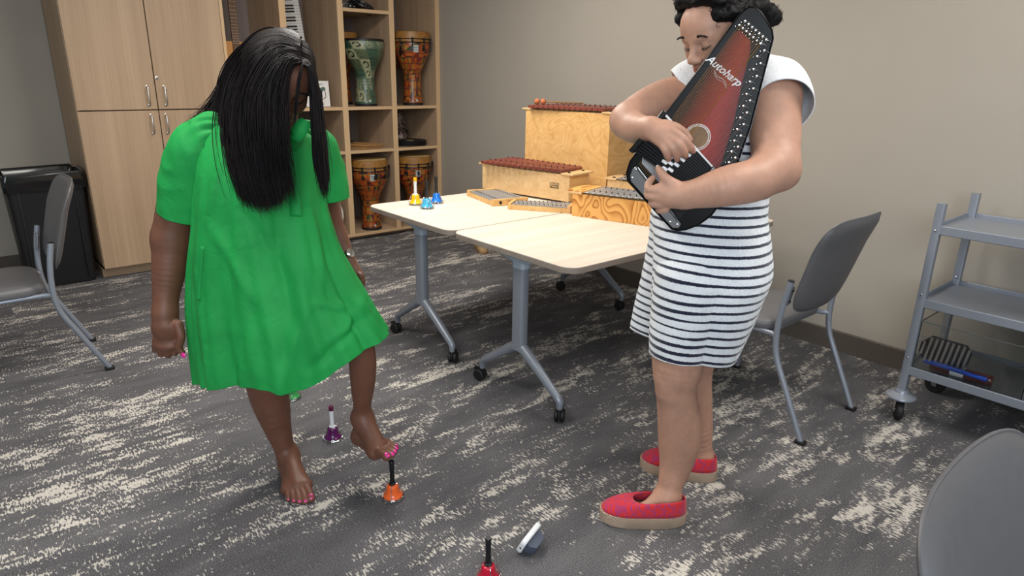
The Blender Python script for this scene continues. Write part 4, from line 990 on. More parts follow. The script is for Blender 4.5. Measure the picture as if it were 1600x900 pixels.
def loft(name, rows, T, D, mat, parent, nt=260, nr=180, exps=2.3, disp=None, yaw=None, close=False, thick=.0025, attr_fn=None, tshift=None):
    """rows: list of (left px, right px); D centre distance and T half depth per row; returns the cloth mesh"""
    n = len(rows); dd = [q if isinstance(q, tuple) else (q, q) for q in D]; K = np.array([np.concatenate([A((*l, dd[i][0])), A((*r, dd[i][1])), [T[i]]]) for i, (l, r) in enumerate(rows)])
    per = max(2, int(math.ceil(nr / (n - 1)))); K = spline(K, per); m = len(K); th = np.linspace(0, 2 * PI, nt, endpoint=False); e = 2 / exps
    ct = np.sign(np.cos(th)) * np.abs(np.cos(th)) ** e; st = np.sign(np.sin(th)) * np.abs(np.sin(th)) ** e
    L_, R_, TT = K[:, :3], K[:, 3:6], K[:, 6]; C = (L_ + R_) / 2; Hx = (R_ - L_) / 2
    ydir = np.array([YD] * m)
    if yaw is not None:
        yw = np.interp(np.linspace(0, 1, m), np.linspace(0, 1, len(yaw)), yaw); ydir = np.array([YD * math.cos(a) + RD * math.sin(a) for a in yw])
    V = C[:, None] + Hx[:, None] * ct[None, :, None] + ydir[:, None] * (TT[:, None] * st[None])[:, :, None]
    nrm = Hx[:, None] / (np.linalg.norm(Hx, axis=1)[:, None, None] + 1e-9) * np.cos(th)[None, :, None] + ydir[:, None] * np.sin(th)[None, :, None]
    v = np.linspace(0, 1, m)[:, None] * np.ones((1, nt)); t2 = np.ones((m, 1)) * th[None]
    if disp is not None: V = V + nrm * disp(V, t2, v)[..., None]
    i = np.arange(m - 1)[:, None] * nt; k = np.arange(nt)[None]; k1 = (k + 1) % nt; F = np.stack([i + k, i + k1, i + nt + k1, i + nt + k], -1).reshape(-1, 4)
    attrs = {'vv': v}
    ln = np.concatenate([[0], np.cumsum(np.linalg.norm(np.diff(C, axis=0), axis=1))]); attrs['hh'] = (ln[:, None] * np.ones((1, nt)))
    return V.reshape(-1, 3), F, attrs
def cloth_obj(name, parts, mat, parent, thick=.002):
    Vs, Fs, b = [], [], 0; at_ = {}
    for V, F, a in parts:
        Vs.append(V); Fs.append(F + b); b += len(V)
        for k_, x in a.items(): at_.setdefault(k_, []).append(np.asarray(x).ravel())
    o = raw_mesh(name, np.concatenate(Vs), np.concatenate(Fs), mat, parent, attrs={k_: np.concatenate(x) for k_, x in at_.items()})
    if thick:
        md = o.modifiers.new('thick', 'SOLIDIFY'); md.thickness = thick; md.offset = -1
    return o
def creases(V, items):
    """ridges and valleys on the near side of a garment: (p0, p1, half width, height), ends given as measured points"""
    s = V @ RD; z = V[..., 2]; out = np.zeros(s.shape)
    for p0, p1, w, h in items:
        a = np.array([p0 @ RD, p0[2]]); b = np.array([p1 @ RD, p1[2]]); ab = b - a; t = np.clip(((s - a[0]) * ab[0] + (z - a[1]) * ab[1]) / (ab @ ab), 0, 1)
        d = np.hypot(s - a[0] - t * ab[0], z - a[1] - t * ab[1]); out += h * np.exp(-(d / w) ** 2) * (np.sin(PI * np.clip(t * .9 + .05, 0, 1)) ** .5)
    return out
def ridged(P, sc, seed=0):
    return 1 - 2 * np.sqrt(vnoise(P * np.array(sc) + seed) ** 2 + .012)
# ------------------------------------------------------------------ the woman in green
M['skinA'] = skin('deep_brown_skin', srgb(112, 74, 57), .50)
M['nail'] = plain('pink_nail_polish', srgb(232, 40, 150), .18, coat=.5)
def fabric(name, ramp_fn, rough=.75, bump=.25, scale=900, sheen=.2, crumple=0):
    n = NT(name); b = n.b; b.inputs['Roughness'].default_value = rough; b.inputs['Sheen Weight'].default_value = sheen; b.inputs['Specular IOR Level'].default_value = .25
    ramp_fn(n, b); o = n.obj(); h = n.noise(o, scale, 1)
    if crumple:
        c1 = n.noise(o, 9, 3, .55, 1.2); r = n.math('ABSOLUTE', n.math('SUBTRACT', c1, .5)); r = n.math('POWER', r, .6); c2 = n.noise(n.mapv(o, (1, 1, .55)), 26, 2, .6, .8); r2 = n.math('ABSOLUTE', n.math('SUBTRACT', c2, .5))
        h = n.math('ADD', n.math('MULTIPLY', h, .03), n.math('ADD', n.math('MULTIPLY', r, crumple), n.math('MULTIPLY', r2, crumple * .5))); n.bump(h, .8, .006)
    else: n.bump(h, bump, .0012)
    return n.m
def green_c(n, b): n.L(n.ramp(n.noise(n.obj(), 6, 2), [(.3, srgb(26, 142, 66)), (.7, srgb(34, 158, 76))]), b.inputs['Base Color'])
M['green'] = fabric('green_cotton', green_c, .62, crumple=.42, sheen=0)

wa = thing('person', 'woman with long dark hair in a green shirt dress, barefoot, pressing the orange bell', 'person', tuple(at(430, 700, 2.12) * np.array([1, 1, 0])))
def under(root, o):
    o.parent = root; o.matrix_parent_inverse = Matrix.Translation(-Vector(root.location)); return o
HA = A((441, 124, 1.99)); yA, pA, rA = math.radians(26), math.radians(32), math.radians(12)
fA = (RD * math.sin(yA) - YD * math.cos(yA)) * math.cos(pA) - np.array([0, 0, 1]) * math.sin(pA)
RA = axes(fA, np.array([0, 0, 1]) + RD * math.tan(rA)); SA = .99
S = Sculpt((-1.22, 1.76, -.01), (-.20, 2.42, 1.62), .003)
head(S, HA, RA, SA)
def rp(p, wpx): return wpx / 2 * mpp(A(p))
# trunk (covered by the dress)
S.cap(HA + RA @ np.array([0, -.03, -.06]), A((412, 212, 2.13)), .052, .062, .03)
S.cap(HA + RA @ np.array([0, .02, -.07]), A((444, 212, 2.05)), .042, .050, .02)
S.chain([A((410, 225, 2.15)), A((402, 300, 2.14)), A((405, 360, 2.13)), A((412, 405, 2.14))], [.105, .120, .115, .135], .05)
S.cap(A((318, 222, 2.10)), A((480, 228, 2.20)), .062, .060, .05)
# standing leg
S.chain([A((388, 420, 2.16)), A((396, 505, 2.15)), A((408, 575, 2.145))], [.105, .085, .062], .04)
kn = (408, 575, 2.145); S.chain([A(kn), A((421, 620, 2.16)), A((436, 675, 2.165)), A((450, 715, 2.165))], [.062, rp(kn, 60), rp(kn, 40), rp(kn, 27)], .03)
S.cap(A((412, 565, 2.13)), A((416, 600, 2.13)), .050, .045, .03)
def foot(S, ank, heel, ball, toes, w, k=.02, up=None):
    """ankle, heel bottom and ball centre plus five (root, mid, tip, r) toe chains"""
    S.cap(ank, heel, .034, .030, k); S.cap(ank, ball[1], .034, .022, k * 1.4); S.cap(heel, ball[0], .028, .020, k); S.cap(heel, ball[2], .027, .018, k); S.cap(ank, ball[0], .028, .017, k)
    S.cap(ball[0], ball[2], .0205, .0165, k)
    for pts, rs in toes: S.chain(pts, rs, .005)
ank = A((451, 712, 2.165)); 
f0 = at(462, 770, 2.03) * np.array([1, 1, 0]); fd_ = (at(471, 790, 1.965) - at(449, 735, 2.16)) * np.array([1, 1, 0]); fd_ /= np.linalg.norm(fd_); fs_ = np.array([fd_[1], -fd_[0], 0])
# fs_ points to her left when fd_ is forward -> image right is the big toe side of her right foot
if fs_ @ RD < 0: fs_ = -fs_
hl = at(450, 735, 2.165) * np.array([1, 1, 0]) + np.array([0, 0, .030])
def FP(u, v, z): return hl * np.array([1, 1, 0]) + fd_ * u + fs_ * v + np.array([0, 0, z])
toesA = []; nailA = []
for i, (v, u0, u1, r) in enumerate(((.032, .170, .222, .0155), (.012, .174, .226, .0110), (-.006, .171, .216, .0102), (-.022, .163, .202, .0096), (-.036, .152, .184, .0090))):
    toesA.append(([FP(u0 - .03, v * .9, .026), FP((u0 + u1) / 2, v, .0205), FP(u1, v * 1.02, r * .92)], [r * 1.15, r * .95, r])); nailA.append((FP(u1 + r * .30, v * 1.02, r * 1.55), r))
foot(S, ank, hl, (FP(.148, .030, .022), FP(.148, .002, .028), FP(.138, -.032, .019)), toesA, .09)
# raised leg: thigh, shin and foot resting on the handle of the orange bell
hip, knee, an2 = A((455, 412, 2.15)), A((558, 519, 2.045)), A((566, 652, 2.115))
S.chain([hip, A((504, 474, 2.05)), knee], [.080, .058, .047], .03)
S.chain([knee, A((566, 560, 2.055)), A((567, 595, 2.075)), A((566, 630, 2.10)), an2], [.047, .046, .0425, .032, .0285], .03)
h2 = A((563, 682, 2.135)); bl = A((609, 707, 2.012)); up2 = np.array([0, 0, 1.])
d2 = bl - h2; d2 /= np.linalg.norm(d2); s2 = np.cross(d2, up2); s2 /= np.linalg.norm(s2); u2 = np.cross(s2, d2)
# her left foot: big toe on the side of her right = towards the camera-left/near side
if s2 @ YD > 0: s2 = -s2
def F2(u, v, z): return h2 + d2 * u + s2 * v + u2 * z
L2 = np.linalg.norm(bl - h2)
toes2 = []; nail2 = []
for i, (v, u0, u1, r) in enumerate(((.028, .150, .200, .0150), (.009, .155, .205, .0108), (-.008, .152, .196, .0100), (-.023, .145, .183, .0094), (-.036, .135, .167, .0088))):
    toes2.append(([F2(u0 - .03, v * .9, -.002), F2((u0 + u1) / 2, v, .006), F2(u1, v * 1.02, .003)], [r * 1.15, r * .95, r])); nail2.append((F2(u1 + r * .35, v * 1.02, .003 + r * .62), r))
S.cap(an2, h2, .031, .030, .02); S.cap(an2, F2(.125, .0, .006), .031, .023, .03); S.cap(h2, F2(.13, .026, -.008), .028, .021, .02); S.cap(h2, F2(.12, -.030, -.008), .026, .018, .02); S.cap(F2(.13, .026, -.006), F2(.12, -.030, -.004), .0205, .017, .02); S.cap(an2, F2(.12, .024, .0), .026, .018, .03)
for pts, rs in toes2: S.chain(pts, rs, .005)
BODYF = Sculpt((-1.22, 1.76, -.01), (-.20, 2.42, 1.62), .003); BODYF.f = S.f.copy()      # trunk and legs, what the dress lies on
# right arm, hanging, hand in a loose fist
sh, el, wr = (302, 228, 2.10), (268, 372, 2.12), (258, 489, 2.06)
S.chain([A(sh), A((280, 300, 2.115)), A(el)], [.060, .058, rp(el, 57)], .03)
S.chain([A(el), A((265, 415, 2.10)), A((260, 455, 2.08)), A(wr)], [rp(el, 57), rp(el, 51), rp(el, 41), rp(wr, 35)], .02)
S.chain([A(wr), A((259, 505, 2.055))], [rp(wr, 35), rp(wr, 38)], .02)
hA = A((260, 520, 2.045)); Rh = np.column_stack([RD, -np.array([0, 0, 1]) * .98 + YD * .2, -YD * .98 - np.array([0, 0, 1]) * .2])
S.ell(hA, (.046, .046, .026), Rh, .02)
S.ell(A((261, 538, 2.045)), (.043, .022, .030), Rh, .015)
for i, (x, y) in enumerate(((243, 540), (252, 547), (263, 549), (274, 545))):      # curled fingers: knuckle, middle joint, tip tucked back
    S.chain([A((x + 1, y - 10, 2.040)), A((x, y + 4, 2.048)), A((x, y + 5, 2.078)), A((x + 1, y - 12, 2.085))], [.0125, .0118, .0110, .0095], .004)
S.chain([A((278, 508, 2.04)), A((283, 526, 2.03)), A((280, 543, 2.03)), A((285, 551, 2.03))], [.017, .0135, .0118, .0098], .008)
# left arm, further back
S.chain([A((492, 235, 2.20)), A((505, 300, 2.27)), A((514, 345, 2.30)), A((530, 380, 2.29)), A((543, 410, 2.26))], [.058, .054, .048, .038, .027], .02)
S.chain([A((543, 410, 2.26)), A((549, 422, 2.25))], [.027, .029], .015)
S.ell(A((556, 434, 2.24)), (.032, .040, .022), axes(A((562, 446, 2.23)) - A((549, 422, 2.25)), -YD), .015)
for i, (x, y, dx) in enumerate(((563, 428, 0), (565, 435, 0), (564, 442, -1), (561, 448, -2))):
    S.chain([A((x - 4, y, 2.235)), A((x + 1, y + 4, 2.225)), A((x - 2 + dx, y + 10, 2.240)), A((x - 8 + dx, y + 9, 2.25))], [.0118, .0112, .0100, .0090], .004)
S.chain([A((553, 440, 2.22)), A((558, 450, 2.21)), A((564, 456, 2.21))], [.0135, .0110, .0088], .008)
V, F = S.mesh(1); colA = paint_face(V, HA, RA, SA, (.95, .55, .55))
under(wa, raw_mesh('body', V, F, M['skinA'], None, colors=colA))
del S
def nail(root, c, r, fwd, up, mat=None, k=.62):
    R = axes(fwd, up); b = MB(); Mx = Matrix([[R[0, 0], R[0, 1], R[0, 2], c[0]], [R[1, 0], R[1, 1], R[1, 2], c[1]], [R[2, 0], R[2, 1], R[2, 2], c[2]], [0, 0, 0, 1]])
    b.ball((0, 0, 0), (r * k, r * .75, r * .26), 0, 14, M=Mx); return under(root, b.build('toenail' if mat is None else 'fingernail', mat or M['nail']))
for c, r in nailA: nail(wa, c, r, fd_ * .9 + np.array([0, 0, -.5]), np.array([0, 0, 1.]) * .8 + fd_ * .5)
for c, r in nail2: nail(wa, c, r, d2 * .8 - u2 * .5, u2 * .8 + d2 * .5)
nt_ = A((286.5, 555, 2.020)); nail(wa, nt_, .0125, A((289, 559, 2.02)) - A((283, 548, 2.025)), -YD, M['nail'])
nail(wa, A((566, 457.5, 2.202)), .009, RD * .6 - np.array([0, 0, .6]), -YD, M['nail'])
# eyes and brows: lowered lids, lash line, brow
def face_bits(root, c, R, sc, dark):
    def w(x, y, z): return np.array(c) + R @ (np.array([x, y, z]) * sc)
    for s in (-1, 1):
        p = spline([w(s * .0195, .0830, -.0095), w(s * .026, .0885, -.0130), w(s * .0335, .0895, -.0140), w(s * .041, .0855, -.0120), w(s * .0475, .0780, -.0085)], 5)
        under(root, MB().tube([Vector(q) for q in p], .0013 * sc, 6).build('lash_line', dark))
        paths = []; 
        for t in np.linspace(0, 1, 26):
            q = p[int(t * (len(p) - 1))]; d = R @ np.array([s * (.1 + .5 * t), .75, -.55]); d /= np.linalg.norm(d); e = q + d * .007 * sc; paths.append([q, (q + e) / 2 - R[:, 2] * .0008, e])
        Vv, Ff = tubes(np.array(paths), np.array([[.0004, .0003, .0001]] * len(paths)), 3); under(root, raw_mesh('eyelashes', Vv, Ff, dark, None))
        paths = []; rng = np.random.default_rng(3)
        for t in np.linspace(0, 1, 90):
            x = .015 + .036 * t; z = .0185 + .0055 * math.sin(t * PI * .85) - .002 * t; y = .0950 - .0005 * t - .30 * max(0, x - .012) ** 1.45 * 1.25
            q0 = w(s * x, y + .0015, z + rng.uniform(-.0028, .0028) * (1 - .6 * t)); d = R @ np.array([s * (.5 + .5 * t), -.15, .55 * (1 - t)]); d /= np.linalg.norm(d); q1 = q0 + d * .008 * sc
            paths.append([q0, (q0 + q1) / 2 + R[:, 1] * .0006, q1])
        Vv, Ff = tubes(np.array(paths), np.array([[.0006, .0007, .0002]] * len(paths)), 3); under(root, raw_mesh('eyebrow', Vv, Ff, dark, None))
M['hair'] = None
def hair_mat(name, c0, c1, rough=.38):
    n = NT(name); b = n.b; o = n.obj(); n.L(n.ramp(n.noise(n.mapv(o, (60, 60, 4)), 1, 2), [(.3, c0), (.75, c1)]), b.inputs['Base Color']); b.inputs['Roughness'].default_value = rough; b.inputs['Specular IOR Level'].default_value = .2; return n.m
M['hair'] = hair_mat('dark_straight_hair', srgb(8, 6, 9), srgb(26, 18, 18), .52)
M['dark'] = plain('dark_hair_fine', srgb(14, 11, 11), .5)
face_bits(wa, HA, RA, SA, M['dark'])
# long straight hair: strands parted near the front of the crown, falling over both sides of the face
def wA(x, y, z): return HA + RA @ (np.array([x, y, z]) * SA)
hlo, hhi = np.array([HA @ RD - .24, HA @ YD - .26, HA[2] - .40]), np.array([HA @ RD + .20, HA @ YD + .26, HA[2] + .16])
S = Sculpt(hlo, hhi, .004)
S.ell(wA(0, -.024, .034), np.array([.081, .101, .090]) * SA, RA, .01)
S.chain([wA(.03, -.06, .0), A((392, 150, 2.11)), A((382, 200, 2.07)), A((390, 262, 1.97))], [.070, .048, .038, .022], .05)
S.chain([wA(.058, .01, .03), A((404, 150, 1.95)), A((400, 215, 1.925)), A((410, 275, 1.90))], [.040, .034, .026, .016], .04)
S.chain([wA(.062, .060, -.01), A((424, 170, 1.885)), A((422, 225, 1.875))], [.018, .020, .014], .02)
S.chain([wA(-.072, -.03, .01), A((499, 160, 2.02)), A((503, 230, 1.965))], [.016, .011, .007], .02)
S.ell(wA(-.018, .112, -.030), np.array([.066, .075, .082]) * SA, RA, .008, True)
V, F = S.mesh(1); under(wa, raw_mesh('hair_mass', V, F, hair_mat('dark_hair_mass', srgb(12, 9, 10), srgb(26, 18, 17), .75), None))
head(S, HA, RA, SA); HEADF = S
def strands(guides, n, pts, jit, rad, seed=0, back=None, lift=(.0008, .0045)):
    rng = np.random.default_rng(seed); G = [spline([A(p) for p in g], 8) for g in guides]
    G = np.array([np.array([np.interp(np.linspace(0, 1, pts), np.linspace(0, 1, len(g)), g[:, j]) for j in range(3)]).T for g in G])
    u = np.sort(rng.uniform(0, len(G) - 1, n)); cl = np.round(u * 9) / 9; u = np.clip(u + (cl - u) * .35, 0, len(G) - 1.0001); i = u.astype(int); f = (u - i)[:, None, None]; P = G[i] * (1 - f) + G[i + 1] * f
    t = np.linspace(0, 1, pts)[None, :]; env = np.clip(t * 2.2, 0, 1)[..., None]
    off = rng.normal(0, 1, (n, 1, 3)) * jit; off2 = rng.normal(0, 1, (n, 1, 3)) * jit * .9; P = P + off * env + off2 * (t[..., None] ** 2)
    ph = rng.uniform(0, 6.28, (n, 1)); P = P + (np.sin(t * 7 + ph) * .0025)[..., None] * RD + (np.cos(t * 6 + ph * 1.7) * .0025)[..., None] * YD
    ln = 1 - rng.uniform(0, 1, n) ** 1.7 * .26 if back is None else rng.uniform(*back, n)
    tt = np.linspace(0, 1, pts)[None] * ln[:, None] * (pts - 1); a = np.clip(tt.astype(int), 0, pts - 2); fr = (tt - a)[..., None]; idx = np.arange(n)[:, None]; P = P[idx, a] * (1 - fr) + P[idx, a + 1] * fr
    P = HEADF.push(P, rng.uniform(*lift, (n, 1)) * np.ones((1, pts)), 6)
    sm = P.copy(); sm[:, 1:-1] = P[:, 1:-1] * .5 + (P[:, :-2] + P[:, 2:]) * .25; P = sm
    r = rad * (1 - np.linspace(0, 1, pts)[None] ** 4 * .85) * rng.uniform(.6, 1.25, (n, 1)); return P, r
rt = [(468, 70, 1.97), (470, 80, 1.93), (472, 92, 1.91), (474, 102, 1.90)]      # the parting, back to front
g_main = [
 [(462, 60, 2.03), (425, 50, 2.10), (385, 76, 2.14), (350, 135, 2.16), (315, 176, 2.13), (286, 190, 2.06)],
 [(464, 60, 2.00), (418, 52, 2.07), (372, 92, 2.13), (347, 160, 2.14), (350, 235, 2.04), (366, 300, 1.97)],
 [(465, 62, 1.98), (415, 54, 2.03), (368, 105, 2.08), (352, 180, 2.06), (360, 250, 1.98), (382, 318, 1.93)],
 [(466, 66, 1.96), (418, 60, 1.97), (376, 118, 2.01), (362, 190, 1.98), (372, 260, 1.93), (396, 326, 1.90)],
 [(468, 72, 1.94), (424, 70, 1.92), (386, 130, 1.94), (378, 200, 1.92), (390, 268, 1.89), (412, 330, 1.87)],
 [(469, 80, 1.93), (432, 82, 1.89), (402, 138, 1.88), (398, 205, 1.87), (408, 272, 1.86), (424, 328, 1.855)],
 [(469, 88, 1.92), (440, 93, 1.87), (418, 140, 1.85), (416, 208, 1.84), (425, 275, 1.845), (434, 322, 1.84)],
 [(469, 93, 1.91), (447, 101, 1.865), (431, 145, 1.845), (429, 215, 1.83), (436, 275, 1.84), (442, 312, 1.835)],
 [(470, 97, 1.905), (451, 107, 1.87), (440, 145, 1.85), (438, 215, 1.835), (446, 262, 1.84), (452, 296, 1.835)]]
g_right = [
 [(472, 100, 1.905), (484, 108, 1.91), (488, 140, 1.91), (489, 190, 1.90), (492, 245, 1.90), (502, 300, 1.90)],
 [(470, 92, 1.92), (484, 102, 1.94), (493, 140, 1.94), (496, 190, 1.92), (502, 245, 1.91), (508, 312, 1.90)],
 [(468, 80, 1.95), (484, 96, 1.98), (495, 145, 1.99), (501, 195, 1.97), (508, 250, 1.95), (511, 300, 1.93)],
 [(467, 70, 1.98), (482, 92, 2.04), (494, 150, 2.06), (503, 205, 2.04), (509, 255, 2.01), (510, 285, 1.98)]]
g_back = [
 [(466, 64, 2.00), (445, 48, 2.06), (425, 70, 2.16), (400, 160, 2.20), (380, 230, 2.14), (378, 290, 2.06)],
 [(466, 64, 2.00), (462, 54, 2.06), (466, 96, 2.15), (455, 170, 2.14), (440, 230, 2.08), (430, 280, 2.04)]]
hp = []; hr = []
for gs, n_, jit, sd, bk in ((g_main, 3400, .0060, 1, None), (g_main, 900, .012, 2, (.50, 1.0)), (g_right, 760, .0042, 3, None), (g_back, 500, .010, 4, None)):
    P, r = strands(gs, n_, 36, jit, .0014, sd, bk); hp.append(P); hr.append(r)
P, r = strands([[(472, 100, 1.90), (467, 120, 1.875), (462, 160, 1.865), (458, 205, 1.86)], [(473, 100, 1.90), (470, 118, 1.88), (465, 150, 1.865), (461, 195, 1.86)]], 40, 36, .0010, .0008, 5); hp.append(P); hr.append(r)
P, r = strands([[(446, 150, 1.83), (450, 220, 1.83), (455, 280, 1.84), (462, 318, 1.85)], [(440, 150, 1.83), (444, 230, 1.83), (452, 290, 1.84), (456, 325, 1.85)]], 40, 36, .006, .0007, 6); hp.append(P); hr.append(r)
Vv, Ff = tubes(np.concatenate(hp), np.concatenate(hr), 4)
hair = under(wa, raw_mesh('hair', Vv, Ff, M['hair'], None)); del S, HEADF

# the dress: body, two sleeves, collar, placket, pocket
def dispA(V, th, v):
    low = np.clip((v - .25) / .75, 0, 1)
    d = low * (.010 * np.sin(9 * th + 1.2 + 1.5 * v) + .006 * np.sin(17 * th + 2.1 * v * 3) + .004 * np.sin(29 * th + 4))
    d = d + .0040 * ridged(V, (4, 4, 2.2), 3) * (.4 + .6 * low) + .0016 * ridged(V, (13, 13, 8), 7) + .0006 * ridged(V, (34, 34, 26), 11)
    near = np.clip(-np.sin(th) * 1.7 + .05, 0, 1)
    it = [(A((500, 345, 1.95)), A((590, 480, 1.85)), .016, .013), (A((520, 395, 1.9)), A((560, 455, 1.85)), .013, -.014), (A((560, 455, 1.85)), A((520, 545, 1.85)), .018, .013), (A((585, 505, 1.85)), A((480, 560, 1.85)), .016, -.013),
          (A((478, 480, 1.85)), A((545, 505, 1.85)), .012, .012), (A((490, 330, 1.95)), A((515, 440, 1.9)), .014, -.012), (A((470, 340, 1.95)), A((495, 470, 1.9)), .012, .012), (A((330, 350, 1.95)), A((395, 470, 1.9)), .02, .009),
          (A((372, 330, 1.9)), A((440, 440, 1.9)), .018, -.008), (A((310, 430, 1.95)), A((335, 590, 1.95)), .014, .009), (A((440, 590, 1.9)), A((470, 480, 1.9)), .018, .010), (A((395, 480, 1.9)), A((360, 590, 1.9)), .020, -.008),
          (A((345, 220, 1.95)), A((330, 330, 1.95)), .012, .008), (A((455, 330, 1.9)), A((470, 560, 1.88)), .030, .012)]
    return d + near * creases(V, it)
rowsA = [((392, 184), (446, 196)), ((352, 188), (470, 205)), ((318, 206), (492, 222)), ((310, 240), (500, 250)), ((311, 290), (504, 292)), ((310, 345), (509, 330)), ((304, 400), (526, 385)), ((303, 448), (548, 432)), ((306, 497), (571, 472)), ((311, 543), (587, 502)), ((318, 590), (602, 526))]
DA = [2.08, 2.09, 2.12, 2.13, 2.12, 2.12, (2.12, 2.10), (2.12, 2.07), (2.11, 2.04), (2.10, 2.03), (2.09, 2.03)]
TA = [.055, .075, .115, .160, .180, .185, .185, .185, .185, .185, .185]
bodyA = loft('dress', rowsA, TA, DA, None, None, nt=420, nr=330, exps=2.0, disp=dispA, yaw=[-.12, .0, .18])
def dispS(V, th, v): return .0050 * ridged(V, (10, 10, 7), 5) + .0030 * ridged(V, (22, 22, 17), 9) + .010 * np.exp(-((v - .12) / .10) ** 2) * np.sin(14 * th) * .5
def sleeve(centers, rs, ax2, nt=160, per=20):
    """tube through centre points with elliptical rings; open end = cuff"""
    K = spline([np.concatenate([A(c), [a, b]]) for c, (a, b) in zip(centers, rs)], per); m = len(K); T = np.gradient(K[:, :3], axis=0); T /= np.linalg.norm(T, axis=1)[:, None]
    b_ = np.cross(T, ax2); b_ /= np.linalg.norm(b_, axis=1)[:, None]; a_ = np.cross(b_, T); th = np.linspace(0, 2 * PI, nt, endpoint=False)
    nr_ = a_[:, None] * np.cos(th)[None, :, None] + b_[:, None] * np.sin(th)[None, :, None]
    V = K[:, None, :3] + a_[:, None] * (K[:, 3:4] * np.cos(th)[None])[..., None] + b_[:, None] * (K[:, 4:5] * np.sin(th)[None])[..., None]
    v = np.linspace(0, 1, m)[:, None] * np.ones((1, nt)); V = V + nr_ * dispS(V, th[None] * np.ones((m, 1)), v)[..., None]
    i = np.arange(m - 1)[:, None] * nt; k = np.arange(nt)[None]; k1 = (k + 1) % nt; F = np.stack([i + k1, i + k, i + nt + k, i + nt + k1], -1).reshape(-1, 4)
    return V.reshape(-1, 3), F, {'vv': v, 'hh': v * .3}
slA = sleeve([(356, 208, 2.10), (334, 214, 2.095), (308, 238, 2.09), (296, 275, 2.10), (289, 308, 2.105), (285, 336, 2.11)], [(.036, .045), (.054, .070), (.068, .080), (.068, .080), (.066, .078), (.065, .076)], YD)
slB = sleeve([(455, 218, 2.15), (478, 222, 2.17), (497, 245, 2.19), (507, 275, 2.20), (512, 308, 2.21)], [(.040, .045), (.058, .065), (.068, .070), (.066, .068), (.062, .066)], YD)
def off_body(part, margin=.005):
    V, F, a = part; return (BODYF.push(V, margin, 8), F, a)
bodyA, slB = off_body(bodyA), off_body(slB)
_v = bodyA[0]; _s = _v @ RD; _low = np.clip((bodyA[2]['vv'].ravel() - .55) / .45, 0, 1); _near = np.clip((2.06 - _v @ YD) / .12, 0, 1); _s0 = float(at(478, 600, 1.93) @ RD)
_v[:, 2] -= _low ** 1.5 * _near * .066 * np.exp(-((_s - _s0) / .13) ** 2)
dress = under(wa, cloth_obj('dress', [bodyA, slA, slB], M['green'], None, .003)); tag(dress, 'bright green crumpled cotton dress')
# collar and placket
def ribbon(pts, w0, nrm, mat, name, root, thick=.003):
    P = spline([A(p) for p in pts], 8); T = np.gradient(P, axis=0); T /= np.linalg.norm(T, axis=1)[:, None]; s_ = np.cross(T, nrm); s_ /= np.linalg.norm(s_, axis=1)[:, None]; w_ = np.interp(np.linspace(0, 1, len(P)), np.linspace(0, 1, len(w0)), w0)
    b = MB(); n = len(P); v = [tuple(P[i] + s_[i] * w_[i] * j) for i in range(n) for j in (-.5, 0, .5)]; f = [(i * 3 + j, i * 3 + j + 1, i * 3 + j + 4, i * 3 + j + 3) for i in range(n - 1) for j in (0, 1)]
    o = b.add(v, f).build(name, mat, smooth=80); md = o.modifiers.new('t', 'SOLIDIFY'); md.thickness = thick; md.offset = 0; return under(root, o)
ribbon([(478, 188, 1.915), (470, 200, 1.905), (462, 212, 1.905), (455, 216, 1.91)], [.028, .045, .040, .02], -YD, M['green'], 'collar', wa)
def on_dress(px, py):   # nearest point of the garment front below a measured point
    q = (at(px, py, 1.9)); Vd = bodyA[0]; s = Vd @ RD; near = (Vd @ YD) < (Vd.mean(0) @ YD); c = np.where(near, np.hypot(s - q @ RD, Vd[:, 2] - q[2]), 9); k = int(c.argmin()); D = float(Vd[k] @ YD)
    q = at(px, py, D); c = np.where(near, np.hypot(s - q @ RD, Vd[:, 2] - q[2]), 9); k = int(c.argmin()); return (px, py, float(Vd[k] @ YD) - .004)
pl_pts = [on_dress(455, 235), on_dress(458, 265), on_dress(460, 300), on_dress(462, 338)]
ribbon(pl_pts, [.034, .034, .034, .034], -YD, M['green'], 'placket', wa, .004)
pk = ribbon([on_dress(317, 385), on_dress(313, 430), on_dress(311, 470)], [.012, .014, .012], -YD, M['green'], 'pocket_edge', wa, .003)
# bracelet and watch
wrp = A((258, 492, 2.062)); WM = frame(wrp, RD, YD * .96 + np.array([0, 0, .25]), (0, 0, 1)) @ RT((0, 0, 0), (0, .10, 0)) @ Matrix.Diagonal((1, .92, 1, 1))
bm_ = MB()
for k in range(3): bm_.torus((0, 0, .003 * (k - 1)), .0400 + .0008 * (k % 2), .0018, M=WM @ RT((0, 0, 0), (.05 * (k - 1), .05 * (k - 1), 0)), seg=48)
bm_.ball((-.004, -.042, 0), (.007, .004, .005), 0, 14, M=WM).ball((.004, -.042, 0), (.005, .004, .005), 0, 14, M=WM)
tag(under(wa, bm_.build('bracelet', M['chrome'])), 'silver rope bracelet')
wq = A((539, 402, 2.267)); dW = A((543, 410, 2.26)) - A((532, 385, 2.285)); RW = axes(dW, -YD * .6 + RD * .8)
WMt = Matrix([[RW[0, 0], RW[0, 1], RW[0, 2], wq[0]], [RW[1, 0], RW[1, 1], RW[1, 2], wq[1]], [RW[2, 0], RW[2, 1], RW[2, 2], wq[2]], [0, 0, 0, 1]])
wt = under(wa, MB().lathe([(.0300, -.008), (.0318, -.008), (.0318, .008), (.0300, .008), (.0300, -.008)], 40, M=WMt @ RT((0, 0, 0), (PI / 2, 0, 0))).build('watch', M['black']))
MB().lathe([(0, 0), (.016, 0), (.017, .003), (.016, .008), (.013, .009), (0, .009)], 32, M=WMt @ RT((0, 0, .029))).build('watch_case', M['chrome']).parent = wt
wt.children[0].matrix_parent_inverse = Matrix.Identity(4)
